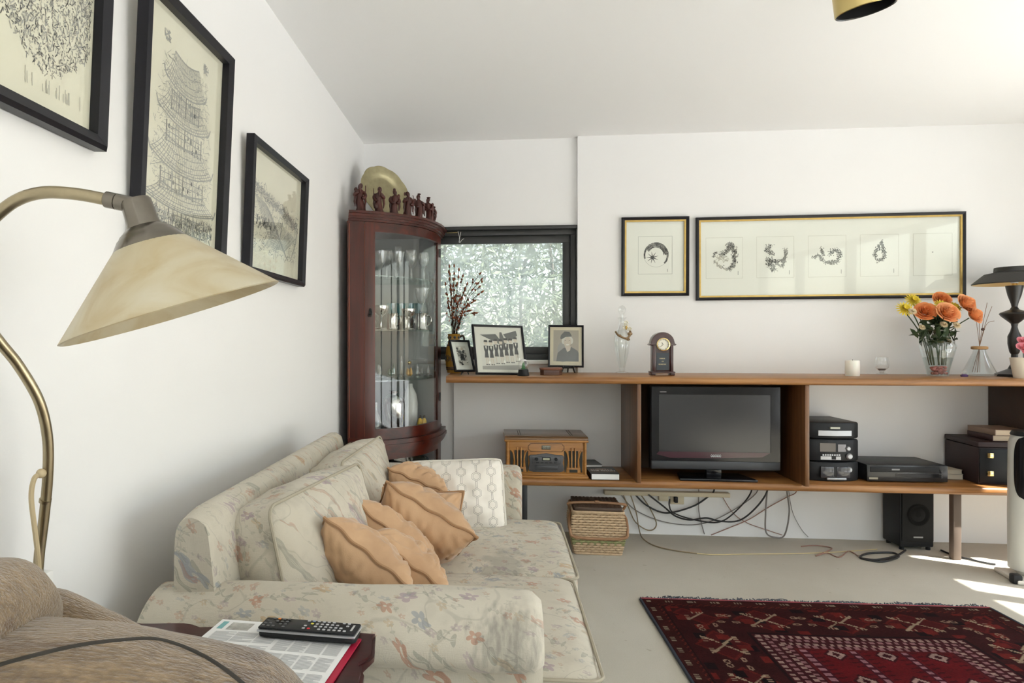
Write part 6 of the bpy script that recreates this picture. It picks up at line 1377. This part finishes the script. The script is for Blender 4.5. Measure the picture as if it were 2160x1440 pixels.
# --- dark case with clasps
cs = thing('storage_case', 'dark brown storage case with two brass clasps on the lower shelf', 'case', (3.485, 3.875, Z2), (0, 0, R(-4)))
DBR = mat('oxblood_leatherette', srgb(46, 30, 32), .55, bmp=.15, bs=250)
MB().rbox(-.115, .115, 0, .31, 0, .195, .005).build('box', DBR, cs); MB().rbox(-.117, .117, -.004, .312, .197, .225, .005).build('lid', DBR, cs); MB().rbox(-.112, .112, -.008, .0, .01, .19, .002).build('front_panel', BLKPLAST, cs)
for z in (.06, .155): MB().rbox(-.08, -.05, -.016, -.007, z-.014, z+.014, .003).build('brass_clasp', GOLDB, cs)
book('hardback_book', 'cream edged book lying on the dark case', (3.54, 3.90, Z2+.226), R(-4), .17, .22, .030, mat('plum_cover', srgb(70, 44, 46), .5), None, mat('warm_pages', (.66, .54, .40), .8))
book('hardback_book', 'upper pale book stacked on top of the dark case', (3.545, 3.895, Z2+.2566), R(-1), .165, .22, .030, mat('fawn_cover', srgb(150, 128, 112), .5), None, MC['warm_pages'])

# ================================================================== FLOOR THINGS
# wicker sewing basket
bkx = thing('wicker_basket', 'square wicker sewing basket with a brown lid under the shelf', 'basket', (1.385, 3.90, 0), (0, 0, R(-1.5)))
WK = mat('wicker', srgb(192, 166, 134), .7, var=.18, vs=60); WKG = mat('green_wicker', srgb(150, 152, 104), .7, var=.2, vs=60); WKD = wood('dark_wicker_lid', srgb(52, 42, 36), srgb(78, 62, 52), srgb(98, 80, 66), 0, 4, rough=.5, coat=0); CANE = mat('cane_handle', srgb(150, 112, 80), .5, var=.15, vs=30)
HB = .232
def bw(z): return .120+.024*math.sin(PI*min(1, z/.15)*.5)-(.012*max(0, (z-.15)/.08))
inner = []
MB().lathe([((bw(HB*k/10)-.004)*1.414, HB*k/10) for k in range(11)], 4, RZ(45)).build('liner', mat('basket_liner', srgb(150, 120, 88), .9), bkx, 0)
rows = 17; per = 15
for side in range(4):
    mb, mg = MB(), MB()
    for i in range(rows):
        z = HB*(i+.5)/rows; w = bw(z)
        for j in range(per):
            x = -w+2*w*(j+.5)/per; pr_ = .0028 if (i+j) % 2 else -.0006
            A = RZ(90*side) @ TR((x, -w-pr_, z)); (mg if 4 <= i <= 6 and (j % 2 == 0 or i == 5) else mb).ell((0, 0, 0), (w/per*1.75, .0034, HB/rows*.52), 8, 4, 0, A)
    a = mb.build('woven_side', WK, bkx, 60); a['kind'] = 'stuff'
    if mg.v: b = mg.build('green_band', WKG, bkx, 60); b['kind'] = 'stuff'
MB().tube([Vector(p) for p in densify(rloop(.27, .27, .02, HB))], .0075, 8, closed=True).build('rim', WK, bkx); MB().tube([Vector(p) for p in densify(rloop(.25, .25, .015, .006))], .006, 8, closed=True).build('base_rim', WK, bkx)
lidm = MB().rbox(-.128, .128, -.128, .128, HB+.002, HB+.026, .006)
for i in range(12):
    for j in range(12): lidm.ell((-.117+.0213*i, -.117+.0213*j, HB+.026), (.0135 if (i+j) % 2 else .009, .009 if (i+j) % 2 else .0135, .0022), 6, 4)
lidm.build('lid', WKD, bkx, 50)
for y, zt in ((-.150, .135), (-.02, .275)):
    if y < -.1: P = cr([(-.138, -.05, HB-.02), (-.152, -.10, .19), (-.152, -.148, .135), (-.140, -.160, .108), (-.07, -.162, .098), (.07, -.162, .098), (.140, -.160, .108), (.152, -.148, .135), (.152, -.10, .19), (.138, -.05, HB-.02)], 6)
    else: P = cr([(-.138, -.03, HB-.015), (-.152, -.05, HB+.015), (-.148, -.06, HB+.030), (-.06, -.06, HB+.036), (.06, -.06, HB+.036), (.148, -.06, HB+.030), (.152, -.05, HB+.015), (.138, -.03, HB-.015)], 6)
    MB().tube(P, .0075, 8).build('cane_handle', CANE, bkx)
MB().ell((0, -.062, HB+.042), (.016, .008, .008), 12, 8).build('clasp_peg', CANE, bkx)
# black speaker
sp = thing('floor_speaker', 'black box speaker on the carpet under the right of the shelf', 'speaker', (3.150, 4.03, 0), (0, 0, R(2)))
MB().rbox(-.090, .090, 0, .165, .018, .335, .008).build('cabinet', BLKPLAST, sp); MB().rbox(-.084, .084, -.010, .002, .05, .328, .006).build('grille', mat('speaker_cloth', (.010, .010, .010), .9, bmp=.4, bs=600), sp); MB().box(-.025, .025, -.0112, -.0098, .072, .080).build('emblem', mat('letter_dim', (.25, .25, .25), .5), sp, 0)
MB().lathe([(.055, 0), (.060, .004), (.052, .006), (.03, -.004), (0, .004)], 28, TR((0, -.010, .20)) @ RXm(90)).build('driver_ring', mat('speaker_cone', (.010, .010, .010), .8, Specular_IOR_Level=.1), sp)
for x in (-.07, .07):
    for y in (.02, .14): MB().cyl((x, y, 0), (x, y, .02), .012).build('foot', BLKPLAST, sp)
# tower heater
ht = thing('tower_heater', 'off white tower heater with a black oval panel at the right edge', 'heater', (3.435, 3.60, 0), (0, 0, R(-8)))
MB().lathe([(.092, .045), (.098, .05), (.100, .30), (.097, .66), (.085, .70)], 40, None, 0, 1, .95).build('body', mat('off_white_plastic', (.60, .60, .56), .35), ht, 40)
MB().lathe([(.088, .70), (.090, .705), (.082, .722), (0, .728)], 40, None, 0, 1, .95).build('black_top', BLKPLAST, ht, 40)
MB().grid(24, 30, lambda u, v: (lambda a, z: (.1015*math.sin(a), -.0965*math.cos(a), z))(R(-46)+R(26)*(2*u-1)*math.sqrt(max(0, 1-(abs(2*v-1))**3.5)), .40+.31*v*.97)).build('black_oval_panel', BLKGLOSS, ht, 60)
MB().rbox(-.12, .12, -.11, .10, 0, .022, .008).build('base', mat('off_white_base', (.66, .63, .58), .4), ht); MB().rbox(-.135, -.095, -.105, -.06, 0, .045, .008).build('black_foot', BLKPLAST, ht); MB().lathe([(.06, .02), (.08, .046)], 30).build('neck', MC['off_white_plastic'], ht)
# ceiling spot
cl_p = atk(1826, 22, 2.0); cl = thing('ceiling_spotlight', 'brass cylinder ceiling spotlight with a black inside', 'ceiling light', (cl_p.x, cl_p.y, HC))
hgt = HC-cl_p.z; AX = TR((0, 0, -hgt)) @ RYm(-10) @ RXm(6)
MB().shell([(.077, 0), (.079, .002), (.079, hgt*.80), (.070, hgt*.84), (0, hgt*.85)], 48, AX).build('brass_cylinder', mat('satin_brass', (.66, .52, .22), .32, 1), cl, 40); MB().shell([(.077, 0), (.074, .003), (.072, hgt*.55), (0, hgt*.56)], 48, AX).build('black_lining', mat('black_satin', (.012, .012, .013), .3), cl, 40)
MB().cyl((0, 0, -hgt*.25), (0, 0, -.004), .014).build('stem', MC['satin_brass'], cl); MB().lathe([(.05, -.012), (.05, 0)], 28).build('ceiling_rose', MC['satin_brass'], cl)
